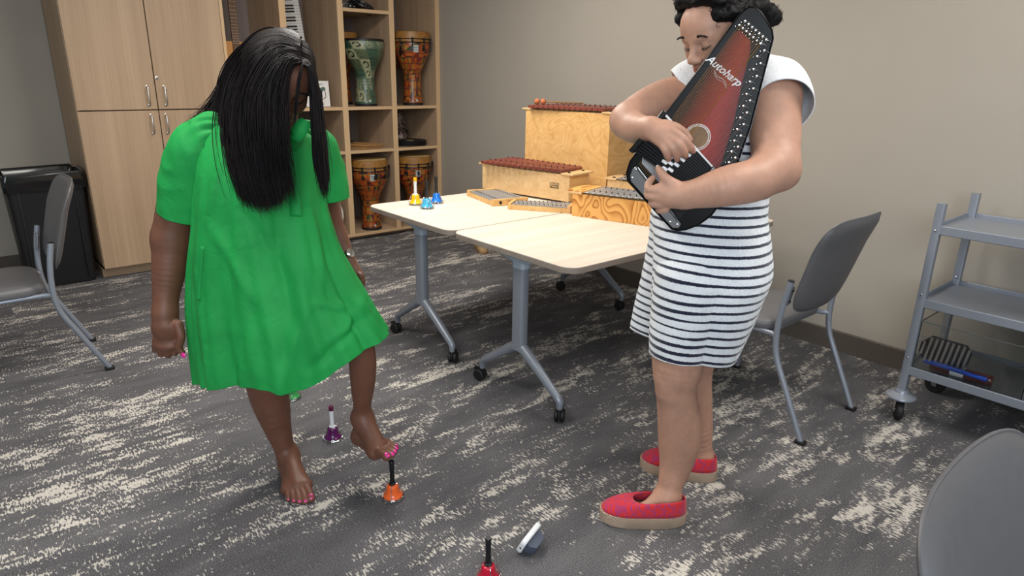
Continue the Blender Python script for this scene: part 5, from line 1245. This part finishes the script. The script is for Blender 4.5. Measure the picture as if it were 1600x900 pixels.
# ------------------------------------------------------------------ the woman in the striped dress
M['skinB'] = skin('light_brown_skin', srgb(188, 145, 123), .5)
def stripes(n, b):
    a = n.nd('ShaderNodeAttribute', attribute_name='hh'); u = n.nd('ShaderNodeAttribute', attribute_name='st')
    o = n.obj(); j = n.math('MULTIPLY', n.math('SUBTRACT', n.noise(o, 260, 2), .5), .0035)
    x = n.math('ADD', a.outputs['Fac'], j); w = n.math('FRACT', n.math('DIVIDE', x, .0282)); d = n.math('ABSOLUTE', n.math('SUBTRACT', w, .5))
    m = n.math('MULTIPLY', n.math('SUBTRACT', .18, d), 18, clamp=True); m = n.math('MULTIPLY', m, u.outputs['Fac'])
    wt_ = n.ramp(n.noise(o, 180, 2), [(.3, srgb(218, 222, 226)), (.7, srgb(236, 239, 242))]); n.L(n.mix(m, wt_, srgb(24, 28, 52)), b.inputs['Base Color'])
M['knit'] = fabric('striped_knit', stripes, .9, bump=.8, scale=700, sheen=.4)
wb = thing('person', 'woman in a white dress with navy stripes and red slip-on shoes, hugging the harp', 'person', tuple(at(1060, 760, 2.02) * np.array([1, 1, 0])))
HB = A((1119, 47, 2.08)); yB, pB = math.radians(58), math.radians(27)
fB = (-RD * math.sin(yB) - YD * math.cos(yB)) * math.cos(pB) - np.array([0, 0, 1]) * math.sin(pB)
RB = axes(fB, np.array([0, 0, 1]) - RD * .04); SB = 1.05
S = Sculpt((.10, 1.70, -.01), (.86, 2.36, 1.74), .003)
head(S, HB, RB, SB, 1.06)
S.cap(HB + RB @ np.array([0, -.03, -.05]), A((1158, 128, 2.12)), .056, .066, .03)
# trunk
S.chain([A((1155, 150, 2.13)), A((1148, 210, 2.13)), A((1125, 300, 2.13)), A((1110, 370, 2.08)), A((1108, 430, 2.06))], [.105, .120, .110, .130, .150], .06)
S.cap(A((1090, 140, 2.24)), A((1210, 150, 2.02)), .066, .070, .05)
S.ell(A((1095, 205, 2.08)), (.07, .09, .10), None, .05)
# legs
def LB(x, y, D, w): return A((x, y, D)), w / 2 * mpp(A((x, y, D)))
q = [LB(1085, 440, 2.00, 118), LB(1066, 520, 1.985, 94), LB(1058, 575, 1.975, 76), LB(1056, 605, 1.975, 62), LB(1061, 655, 1.985, 66), LB(1061, 690, 1.985, 64), LB(1056, 725, 1.975, 50), LB(1047, 758, 1.955, 38), LB(1043, 778, 1.945, 37)]
S.chain([a for a, _ in q], [b for _, b in q], .02)
S.cap(A((1047, 596, 1.955)), A((1046, 612, 1.955)), .034, .034, .03)
S.cap(q[-1][0], A((1050, 800, 1.93)), q[-1][1], .033, .02); S.cap(q[-1][0], A((985, 808, 1.905)), .030, .024, .04)
q = [LB(1110, 440, 2.14, 110), LB(1092, 520, 2.19, 84), LB(1081, 575, 2.22, 64), LB(1082, 625, 2.23, 60), LB(1087, 660, 2.225, 52), LB(1095, 700, 2.21, 35), LB(1099, 718, 2.205, 32)]
S.chain([a for a, _ in q], [b for _, b in q], .02)
S.cap(q[-1][0], A((1103, 735, 2.20)), q[-1][1], .030, .02); S.cap(q[-1][0], A((1060, 735, 2.22)), .028, .022, .04)
BODYF = Sculpt((.10, 1.70, -.01), (.86, 2.36, 1.74), .003); BODYF.f = S.f.copy()
# her left arm: down to the elbow, forearm across the front of the harp
shB, elB, wrB = (1210, 158, 2.00), (1212, 262, 1.90), (1068, 306, 1.882)
S.chain([A(shB), A((1211, 205, 1.965)), A(elB)], [.072, .071, .062], .03)
S.chain([A(elB), A((1180, 281, 1.865)), A((1135, 291, 1.850)), A((1095, 301, 1.865)), A(wrB)], [.060, .060, .056, .044, .035], .03)
S.ell(A((1224, 274, 1.90)), (.035, .035, .03), None, .03)
def C_(p): return A(p)
# left hand: thumb on the chord bar keys, fingers curled beneath
S.cap(A(wrB), A((1050, 306, 1.885)), .034, .030, .02)
RlH = axes(-RD * .92 + np.array([0, 0, .12]), -YD)   # right, forward (towards the fingers), back of hand
S.ell(A((1040, 304, 1.888)), (.036, .044, .022), RlH, .02)
S.chain([A((1054, 290, 1.882)), A((1041, 280, 1.885)), A((1034, 271, 1.893)), A((1029, 264, 1.903))], [.0185, .0150, .0125, .0100], .012)
S.chain([A((1028, 296, 1.885)), A((1015, 296, 1.888)), A((1013, 288, 1.900)), A((1020, 278, 1.912))], [.0145, .0122, .0112, .0088], .006)
S.chain([A((1028, 308, 1.885)), A((1014, 306, 1.890)), A((1013, 300, 1.912)), A((1022, 298, 1.925))], [.0142, .0122, .0112, .0090], .005)
S.chain([A((1032, 319, 1.887)), A((1020, 318, 1.892)), A((1021, 312, 1.914)), A((1030, 310, 1.926))], [.0138, .0118, .0108, .0088], .005)
S.chain([A((1039, 327, 1.889)), A((1030, 328, 1.895)), A((1031, 321, 1.915)), A((1038, 320, 1.925))], [.0125, .0106, .0098, .0080], .005)
# her right arm: upper arm out to the elbow, forearm back to the strings
shR, elR, wrR = (1078, 148, 2.24), (983, 187, 2.09), (1018, 201, 1.945)
S.chain([A(shR), A((1040, 157, 2.20)), A((1005, 173, 2.14)), A(elR)], [.066, .066, .060, .050], .03)
S.ell(A((974, 192, 2.07)), (.03, .04, .035), None, .03)
S.chain([A(elR), A((990, 199, 2.03)), A((1003, 201, 1.985)), A(wrR)], [.048, .046, .038, .030], .025)
S.cap(A(wrR), A((1035, 208, 1.915)), .030, .026, .02)
dH = A((1052, 222, 1.885)) - A(wrR); RrH = axes(dH, -YD * .9 + np.array([0, 0, .35]))
S.ell(A((1040, 212, 1.908)), (.038, .046, .019), RrH, .02)
for pts, rs in (([(1051, 205, 1.895), (1066, 216, 1.878), (1077, 228, 1.885), (1083, 236, 1.905)], [.0135, .0128, .0112, .0088]),
                ([(1048, 215, 1.890), (1061, 226, 1.872), (1069, 238, 1.880), (1071, 244, 1.900)], [.0135, .0128, .0112, .0088]),
                ([(1041, 221, 1.892), (1051, 231, 1.876), (1057, 243, 1.884), (1058, 249, 1.902)], [.0132, .0122, .0108, .0085]),
                ([(1033, 224, 1.898), (1039, 234, 1.882), (1043, 244, 1.890), (1045, 249, 1.906)], [.0120, .0108, .0098, .0080])):
    S.chain([A(p) for p in pts], rs, .005)
S.chain([A((1040, 196, 1.925)), A((1056, 199, 1.925)), A((1070, 208, 1.925)), A((1078, 218, 1.920))], [.0160, .0135, .0115, .0090], .010)
V, F = S.mesh(1); colB = paint_face(V, HB, RB, SB, (.88, .52, .50)); under(wb, raw_mesh('body', V, F, M['skinB'], None, colors=colB)); del S
face_bits(wb, HB, RB, SB, M['dark'])
# curly updo: rolled locks gathered above the hairline
def wB(x, y, z): return HB + RB @ (np.array([x, y, z]) * SB)
S = Sculpt(np.array([HB @ RD - .17, HB @ YD - .22, HB[2] - .12]), np.array([HB @ RD + .26, HB @ YD + .22, HB[2] + .24]), .003)
S.ell(wB(0, -.026, .036), (.083, .099, .092), RB, .01)
for s in (-1, 1): S.chain([wB(s * .062, .045, .055), wB(s * .078, .01, .045), wB(s * .082, -.035, .02)], [.020, .022, .022], .01)
S.ell(wB(0, .062, -.030), (.090, .072, .104), RB, .012, True)
rg_ = np.random.default_rng(8)
for k in range(16):
    a = -1.35 + 2.7 * (k % 8) / 7; u = k // 8; c = wB(.066 * math.sin(a), .052 - .05 * u - .03 * abs(a) * .6, .085 + .022 * math.cos(a) + .018 * u); S.cap(c, c + RB @ np.array([.02 * math.cos(a), -.035, .012]), .024, .020, .008)
for c in ((0, -.05, .135), (.045, -.05, .12), (-.045, -.05, .12), (0, -.10, .11), (.05, -.095, .085), (-.055, -.095, .085), (-.03, -.125, .06), (.03, -.125, .06), (0, -.0, .14)): S.ell(wB(*c), (.036, .034, .032), RB, .012)
for p_ in ((1170, 12, 2.12), (1186, 12, 2.13), (1197, 20, 2.14), (1205, 28, 2.14), (1180, 28, 2.16), (1160, 2, 2.1)): S.ell(A(p_), (.028, .028, .026), RB, .01)
V, F = S.mesh(0)
nrm = (V - HB) / np.linalg.norm(V - HB, axis=1)[:, None]; V = V + nrm * (.006 * ridged(V, (34, 34, 34), 2) + .0035 * ridged(V, (90, 90, 60), 5))[:, None]
M['curly'] = hair_mat('black_curly_hair', srgb(5, 5, 6), srgb(16, 13, 13), .65)
hb = under(wb, raw_mesh('hair', V, F, M['curly'], None)); del S
rng = np.random.default_rng(4); pick = rng.choice(len(V), 800); st = []
for i in pick:
    p = V[i]; n_ = nrm[i]; a = np.cross(n_, [0, 0, 1.0]); a /= np.linalg.norm(a) + 1e-6; b2 = np.cross(n_, a); ph = rng.uniform(0, 6.28); r = rng.uniform(.003, .007)
    st.append([p + n_ * (.001 + .0016 * math.sin(t * 3)) + (a * (math.cos(ph + t) - math.cos(ph)) + b2 * (math.sin(ph + t) - math.sin(ph))) * r for t in np.linspace(0, 4.0, 9)])
Vv, Ff = tubes(np.array(st), np.full((800, 9), .0006), 3); Q_ = under(wb, raw_mesh('hair_curls', Vv, Ff, M['curly'], None))
# the dress
def dispB(V, th, v):
    low = np.clip((v - .5) * 2, 0, 1)
    d = .003 * ridged(V, (7, 7, 5), 2) + low * .006 * np.sin(5 * th + 1) + .0012 * vnoise(V * 60)
    d = d + low ** 1.3 * .060 * np.exp(-((np.mod(th, 2 * PI) - 2.65) / .22) ** 2) - low * .018 * np.exp(-((np.mod(th, 2 * PI) - 3.05) / .12) ** 2)
    return d
rowsB = [((1128, 104), (1186, 110)), ((1100, 112), (1212, 122)), ((1078, 140), (1226, 150)), ((1074, 180), (1226, 190)), ((1066, 230), (1212, 238)), ((1046, 285), (1198, 290)), ((1021, 330), (1195, 338)), ((1021, 375), (1200, 381)), ((1019, 417), (1201, 425)), ((1016, 460), (1187, 462)), ((1014, 492), (1172, 500)), ((1013, 532), (1150, 546))]
DB = [2.12, 2.12, 2.12, 2.13, 2.13, 2.125, 2.11, 2.08, 2.07, 2.07, 2.07, 2.07]
TB = [.07, .10, .13, .145, .145, .135, .145, .175, .190, .190, .180, .170]
bB = loft('dress', rowsB, TB, DB, None, None, nt=360, nr=330, exps=2.0, disp=dispB)
bB = off_body(bB); bB[2]['st'] = np.clip((bB[2]['hh'] - .17) * 30, 0, 1)
def dispS(V, th, v): return .002 * ridged(V, (14, 14, 10), 5)
sB = sleeve([(1165, 122, 2.12), (1190, 124, 2.09), (1212, 136, 2.05), (1221, 154, 2.00), (1223, 166, 1.96)], [(.05, .055), (.066, .070), (.078, .082), (.080, .084), (.080, .082)], YD)
sC = sleeve([(1130, 118, 2.16), (1105, 120, 2.20), (1084, 130, 2.235), (1069, 141, 2.24)], [(.045, .05), (.060, .066), (.073, .076), (.072, .074)], YD)
for q_ in (sB, sC): q_[2]['st'] = np.zeros_like(q_[2]['hh'])
drB = under(wb, cloth_obj('dress', [bB, sB, sC], M['knit'], None, .003)); tag(drB, 'white knitted dress with thin navy stripes')
# shoes: red patterned slip-ons with rope soles
def shoe_pat(n, b):
    o = n.obj(); s = n.nd('ShaderNodeSeparateXYZ'); n.L(n.mapv(o, (105, 105, 105)), s.inputs[0])
    x, y, z = s.outputs; zz = n.math('ADD', y, z)
    zig = n.math('ABSOLUTE', n.math('SUBTRACT', n.math('FRACT', n.math('MULTIPLY', zz, .35)), .5)); w = n.math('FRACT', n.math('ADD', n.math('MULTIPLY', x, .28), n.math('MULTIPLY', zig, 1.5)))
    band = n.math('FRACT', n.math('MULTIPLY', x, .30)); m1 = n.math('GREATER_THAN', w, .72); m2 = n.math('LESS_THAN', band, .12); m = n.math('MAXIMUM', m1, m2)
    dot = n.math('MULTIPLY', n.math('GREATER_THAN', n.math('FRACT', n.math('MULTIPLY', x, 1.3)), .5), n.math('GREATER_THAN', n.math('FRACT', n.math('MULTIPLY', zz, 1.3)), .5)); m = n.math('MULTIPLY', m, n.math('ADD', .55, n.math('MULTIPLY', dot, .45)))
    n.L(n.mix(m, srgb(206, 48, 56), srgb(150, 56, 112)), b.inputs['Base Color'])
M['shoe'] = fabric('red_woven_canvas', shoe_pat, .8, bump=.5, scale=600)
rope = NT('jute_rope_sole'); o_ = rope.obj(); wv = rope.nd('ShaderNodeTexWave', wave_type='BANDS', bands_direction='DIAGONAL'); wv.inputs['Scale'].default_value = 120; wv.inputs['Distortion'].default_value = 2; rope.L(o_, wv.inputs[0])
rope.L(rope.ramp(wv.outputs['Fac'], [(.2, srgb(150, 126, 104)), (.8, srgb(204, 182, 160))]), rope.b.inputs['Base Color']); rope.bump(wv.outputs['Fac'], .7, .002); rope.b.inputs['Roughness'].default_value = .9; M['jute'] = rope.m
for nm, c, h_, D0 in (('near', (942, 812), (1074, 818), 0), ('far', (1005, 728), (1122, 751), 0)):
    def g0(x, y, z):
        d = cf + cr * (x - 800) / FPX - cu * (y - 450) / FPX; return CAM + d * ((z - CAM[2]) / d[2])
    toe = g0(c[0], c[1], .02); heel = g0(h_[0], h_[1], .02); d = toe - heel; L_ = float(np.hypot(d[0], d[1])); ang = math.atan2(d[1], d[0]); mid = (toe + heel) / 2
    if nm == 'near': mid = mid + np.array([YD[0], YD[1], 0]) * .035
    else: mid = mid + np.array([YD[0], YD[1], 0]) * .035
    e = thing('tmp', None, None, (mid[0], mid[1], 0), ang)
    up_ = slip_shoe(e, L_ + .012, .112, M['shoe'], M['jute'], .050, sole_h=.042, nm='shoe')
    sole = [q for q in e.children if q.name.startswith('sole')][0]; ins = [q for q in e.children if q.name.startswith('insole')][0]
    MW = e.matrix_basis.copy()
    MB().prism([(x * 1.0, y) for x, y in [( (L_ / 2 - .004) * math.cos(a), .050 * math.sin(a)) for a in np.linspace(0, 2 * PI, 40, endpoint=False)]], -.001, .003).build('outsole', M['tansole'], up_)
    for q in (sole, ins): q.parent = up_
    up_.parent = wb; up_.matrix_basis = Matrix.Translation(-Vector(wb.location)) @ MW; tag(up_, 'red slip-on shoe with a rope sole')
    bpy.data.objects.remove(e)

# ------------------------------------------------------------------ the harp she holds
hx = np.array([.40569654, -.73573355, -.54231584]); hn = np.array([-.84677765, -.52589695, .08]); hy = np.cross(hn, hx); ho = np.array([1.5401707, 1.30878612, 1.1618808])
HM = frame(ho, hx, hy, hn)
hp_ = thing('autoharp', 'black autoharp with a red sunburst face and many strings, held by the woman in stripes', 'harp'); hp_.matrix_world = HM
oc = [(.030, -.006), (.012, .012), (0, .045), (0, .532), (.006, .556), (.022, .567), (.046, .565), (.098, .545), (.114, .530), (.152, .450), (.214, .320), (.266, .180), (.285, .115), (.288, .060), (.276, .015), (.258, -.015), (.240, -.034), (.222, -.041)]
def inset(p, d):
    P = np.array(p); c = P.mean(0); out = []
    for i in range(len(P)):
        a, b, e = P[i - 1], P[i], P[(i + 1) % len(P)]; t1 = (b - a) / np.linalg.norm(b - a); t2 = (e - b) / np.linalg.norm(e - b); n1 = np.array([t1[1], -t1[0]]); n2 = np.array([t2[1], -t2[0]]); n_ = n1 + n2; n_ /= np.linalg.norm(n_)
        if (c - b) @ n_ < 0: n_ = -n_
        out.append(tuple(b + n_ * d))
    return out
M['satin'] = plain('satin_black_lacquer', srgb(7, 7, 8), .28, spec=.12, var=.1)
MB().prism(oc, -.046, 0).build('body', M['satin'], hp_, bevel=.005, bseg=3)
MB().prism(inset(oc, -.0015), -.024, -.019).build('binding', plain('grey_binding', srgb(70, 74, 82), .3), hp_)
# sunburst face: red centre fading to black edges (finish of the instrument)
red = [(.022, .225), (.020, .485), (.030, .500), (.070, .490), (.086, .470), (.118, .400), (.170, .300), (.212, .200), (.224, .150), (.10, .135)]
sb = NT('red_sunburst'); o_ = sb.obj(); sp = sb.nd('ShaderNodeSeparateXYZ'); sb.L(o_, sp.inputs[0]); X_, Y_, Z_ = sp.outputs
# distance from the long axis of the face, in its own coordinates
ax_ = sb.math('ADD', .125, sb.math('MULTIPLY', sb.math('SUBTRACT', .26, Y_), .28)); dd = sb.math('ABSOLUTE', sb.math('SUBTRACT', X_, ax_)); wd = sb.math('ADD', .048, sb.math('MULTIPLY', sb.math('SUBTRACT', .50, Y_), .155)); rr_ = sb.math('DIVIDE', dd, wd)
rr_ = sb.math('ADD', rr_, sb.math('MULTIPLY', sb.math('SUBTRACT', sb.noise(sb.mapv(o_, (300, 12, 1)), 1, 2), .5), .25))
sb.L(sb.ramp(rr_, [(.1, srgb(150, 42, 28)), (.62, srgb(112, 22, 17)), (1.0, srgb(34, 7, 7))]), sb.b.inputs['Base Color']); sb.b.inputs['Roughness'].default_value = .35; sb.b.inputs['Specular IOR Level'].default_value = .2
MB().prism(red, 0, .0008).build('soundboard', sb.m, hp_)
hc = (.115, .212)
rngm = MB()
for R_ in (.036, .031): rngm.lathe([(R_ - .0012, .0008), (R_ - .0012, .0016), (R_ + .0012, .0016), (R_ + .0012, .0008)], 56, M=RT((hc[0], hc[1], 0)))
rngm.build('rosette', plain('white_purfling', srgb(226, 214, 206), .4), hp_)
MB().lathe([(0, .0010), (.0275, .0010), (.0285, .0014), (.0298, .0014)], 48, M=RT((hc[0], hc[1], 0))).build('sound_hole', wood('inner_wood', srgb(96, 66, 34), srgb(150, 112, 62), 'Y', 60), hp_)
hb_ = MB()
for k in range(3): hb_.box((hc[0] - .024 + .02 * k, hc[1] - .024, .0011), (hc[0] - .0235 + .02 * k, hc[1] + .024, .0016))
hb_.build('hole_bracing', M['black'], hp_)
# strings run from the anchor plate to the pins
NS = 36; brass = plain('bronze_string', srgb(196, 158, 92), .3, .9); stl = plain('steel_string', srgb(196, 190, 186), .28, .9)
pin_pts = []
for i in range(NS):
    u = i / (NS - 1)
    if i < 14:
        r_, c_ = divmod(i, 7); x = .020 + .0125 * c_ + .006 * r_; y = .505 + .016 * r_ + (-.0012) * c_ * 1.0
    else:
        w_ = (i - 14) / 21; x = .096 + w_ * .140 + (.012 if i % 2 else 0); y = .500 - w_ * .305 - .025 * w_ * (1 - w_) + (.006 if i % 2 else 0)
    pin_pts.append((x, y))
# order pins by x so strings do not cross
pin_pts.sort(key=lambda p: p[0])
for i, (x, y) in enumerate(pin_pts):
    u = i / (NS - 1); x0 = .030 + .188 * u; y0 = .050 - .050 * u + .004
    MB().tube([(x0, y0, .010), (x0 + (x - x0) * .02, y0 + .02, .0115), (x, y - .004, .0105)], .00030 if i > 13 else .0006, 5).build('string', brass if i < 14 else stl, hp_)
pinp = None
for i, (x, y) in enumerate(pin_pts):
    if pinp is None:
        b = MB(); b.lathe([(.0030, 0), (.0030, .012), (.0024, .0125), (.0024, .020), (.0010, .021), (0, .021)], 12).torus((0, 0, .010), .0032, .0008, seg=14, sg=5).torus((0, 0, .0085), .0032, .0008, seg=14, sg=5)
        b.ball((-.008, -.006, .003), (.0026, .0026, .003), 0, 10).tube([(.002, .002, .009), (.014, .004, .006)], .0008, 5); pinp = b.build('tuning_pin', M['chrome'], hp_); o = pinp
    else: o = pinp.copy(); col.objects.link(o); o.parent = hp_
    o.location = (x, y, 0)
# chord bars and their keys
def para(u, v): return (.004 + .205 * u + .010 * v - .012, .078 + (.132 - .045 * u) * v + .006 * u)
nb = 15
for k in range(nb):
    v0, v1 = k / nb, (k + .94) / nb; q_ = [para(.03, v0), para(.97, v0), para(.97, v1), para(.03, v1)]
    br = MB().prism(q_, .016, .030).build('chord_bar', M['satin'], hp_, bevel=.0008, bseg=1)
    uu = (.50, .57, .64)[k % 3] - .06 + .05 * (k / nb); a = para(uu, (v0 + v1) / 2)
    MB().prism(rrect(.017, .0085, .0015, 2, a[0], a[1]), .030, .042).build('key', M['white'], br, bevel=.0012)
q_ = [para(.02, .985), para(.985, .985), para(.985, 1.03), para(.02, 1.03)]; MB().prism(q_, .010, .031).build('white_end_bar', M['white'], hp_, bevel=.001)
for u0, u1 in ((-.045, .03), (.97, 1.03)):
    q_ = [para(u0, -.05), para(u1, -.05), para(u1, 1.06), para(u0, 1.06)]; MB().prism(q_, .0, .036).build('bar_holder', M['gblack'], hp_, bevel=.003)
# felts under the bars seen between plate and bars
MB().prism([(.034, .062), (.205, .030), (.207, .070), (.020, .082)], .0006, .003).build('string_bed', plain('pale_felt', srgb(186, 194, 206), .6), hp_)
pl = [(.040, .002), (.028, .014), (.022, .032), (.026, .046), (.036, .047), (.216, -.004), (.234, -.010), (.236, -.022), (.222, -.033), (.205, -.030)]
mir = plain('mirror_plate', srgb(205, 205, 205), .08, 1, var=.01)
MB().prism(pl, 0, .0018).build('anchor_plate', mir, hp_, bevel=.0006)
for (x, y) in ((.030, .038), (.036, .012), (.090, .002), (.150, -.012), (.205, -.024), (.226, -.018)): MB().lathe([(.0034, .0018), (.0030, .0034), (0, .0040)], 12, M=RT((x, y, 0))).build('screw', M['chrome'], hp_)
ft = MB()
for i in range(NS):
    u = i / (NS - 1); x = .032 + .186 * u; y = .044 - .050 * u; ft.lathe([(.0022, .0018), (.0022, .009), (.0012, .0105), (0, .0105)], 8, M=RT((x, y, 0)))
o = ft.build('fine_tuners', M['chrome'], hp_)
MB().prism([(.030, .040), (.220, -.011), (.221, -.006), (.031, .045)], .0018, .006).build('tuner_rail', M['black'], hp_)
text_mesh('Autoharp', .030, frame((.060, .393, .0014), (math.cos(-.06), math.sin(-.06), 0), (-math.sin(-.06), math.cos(-.06), 0), (0, 0, 1)), M['white'], 'lettering', hp_, shear=.35, bold=.0004)
ub = MB(); pu = spline([(.038, .380), (.055, .372), (.075, .374), (.092, .366)], 6); ub.tube([(x, y, .0016) for x, y in pu], .0007, 5).tube([(x + .004, y - .006, .0016) for x, y in pu], .0005, 5); ub.build('flourish', M['white'], hp_)
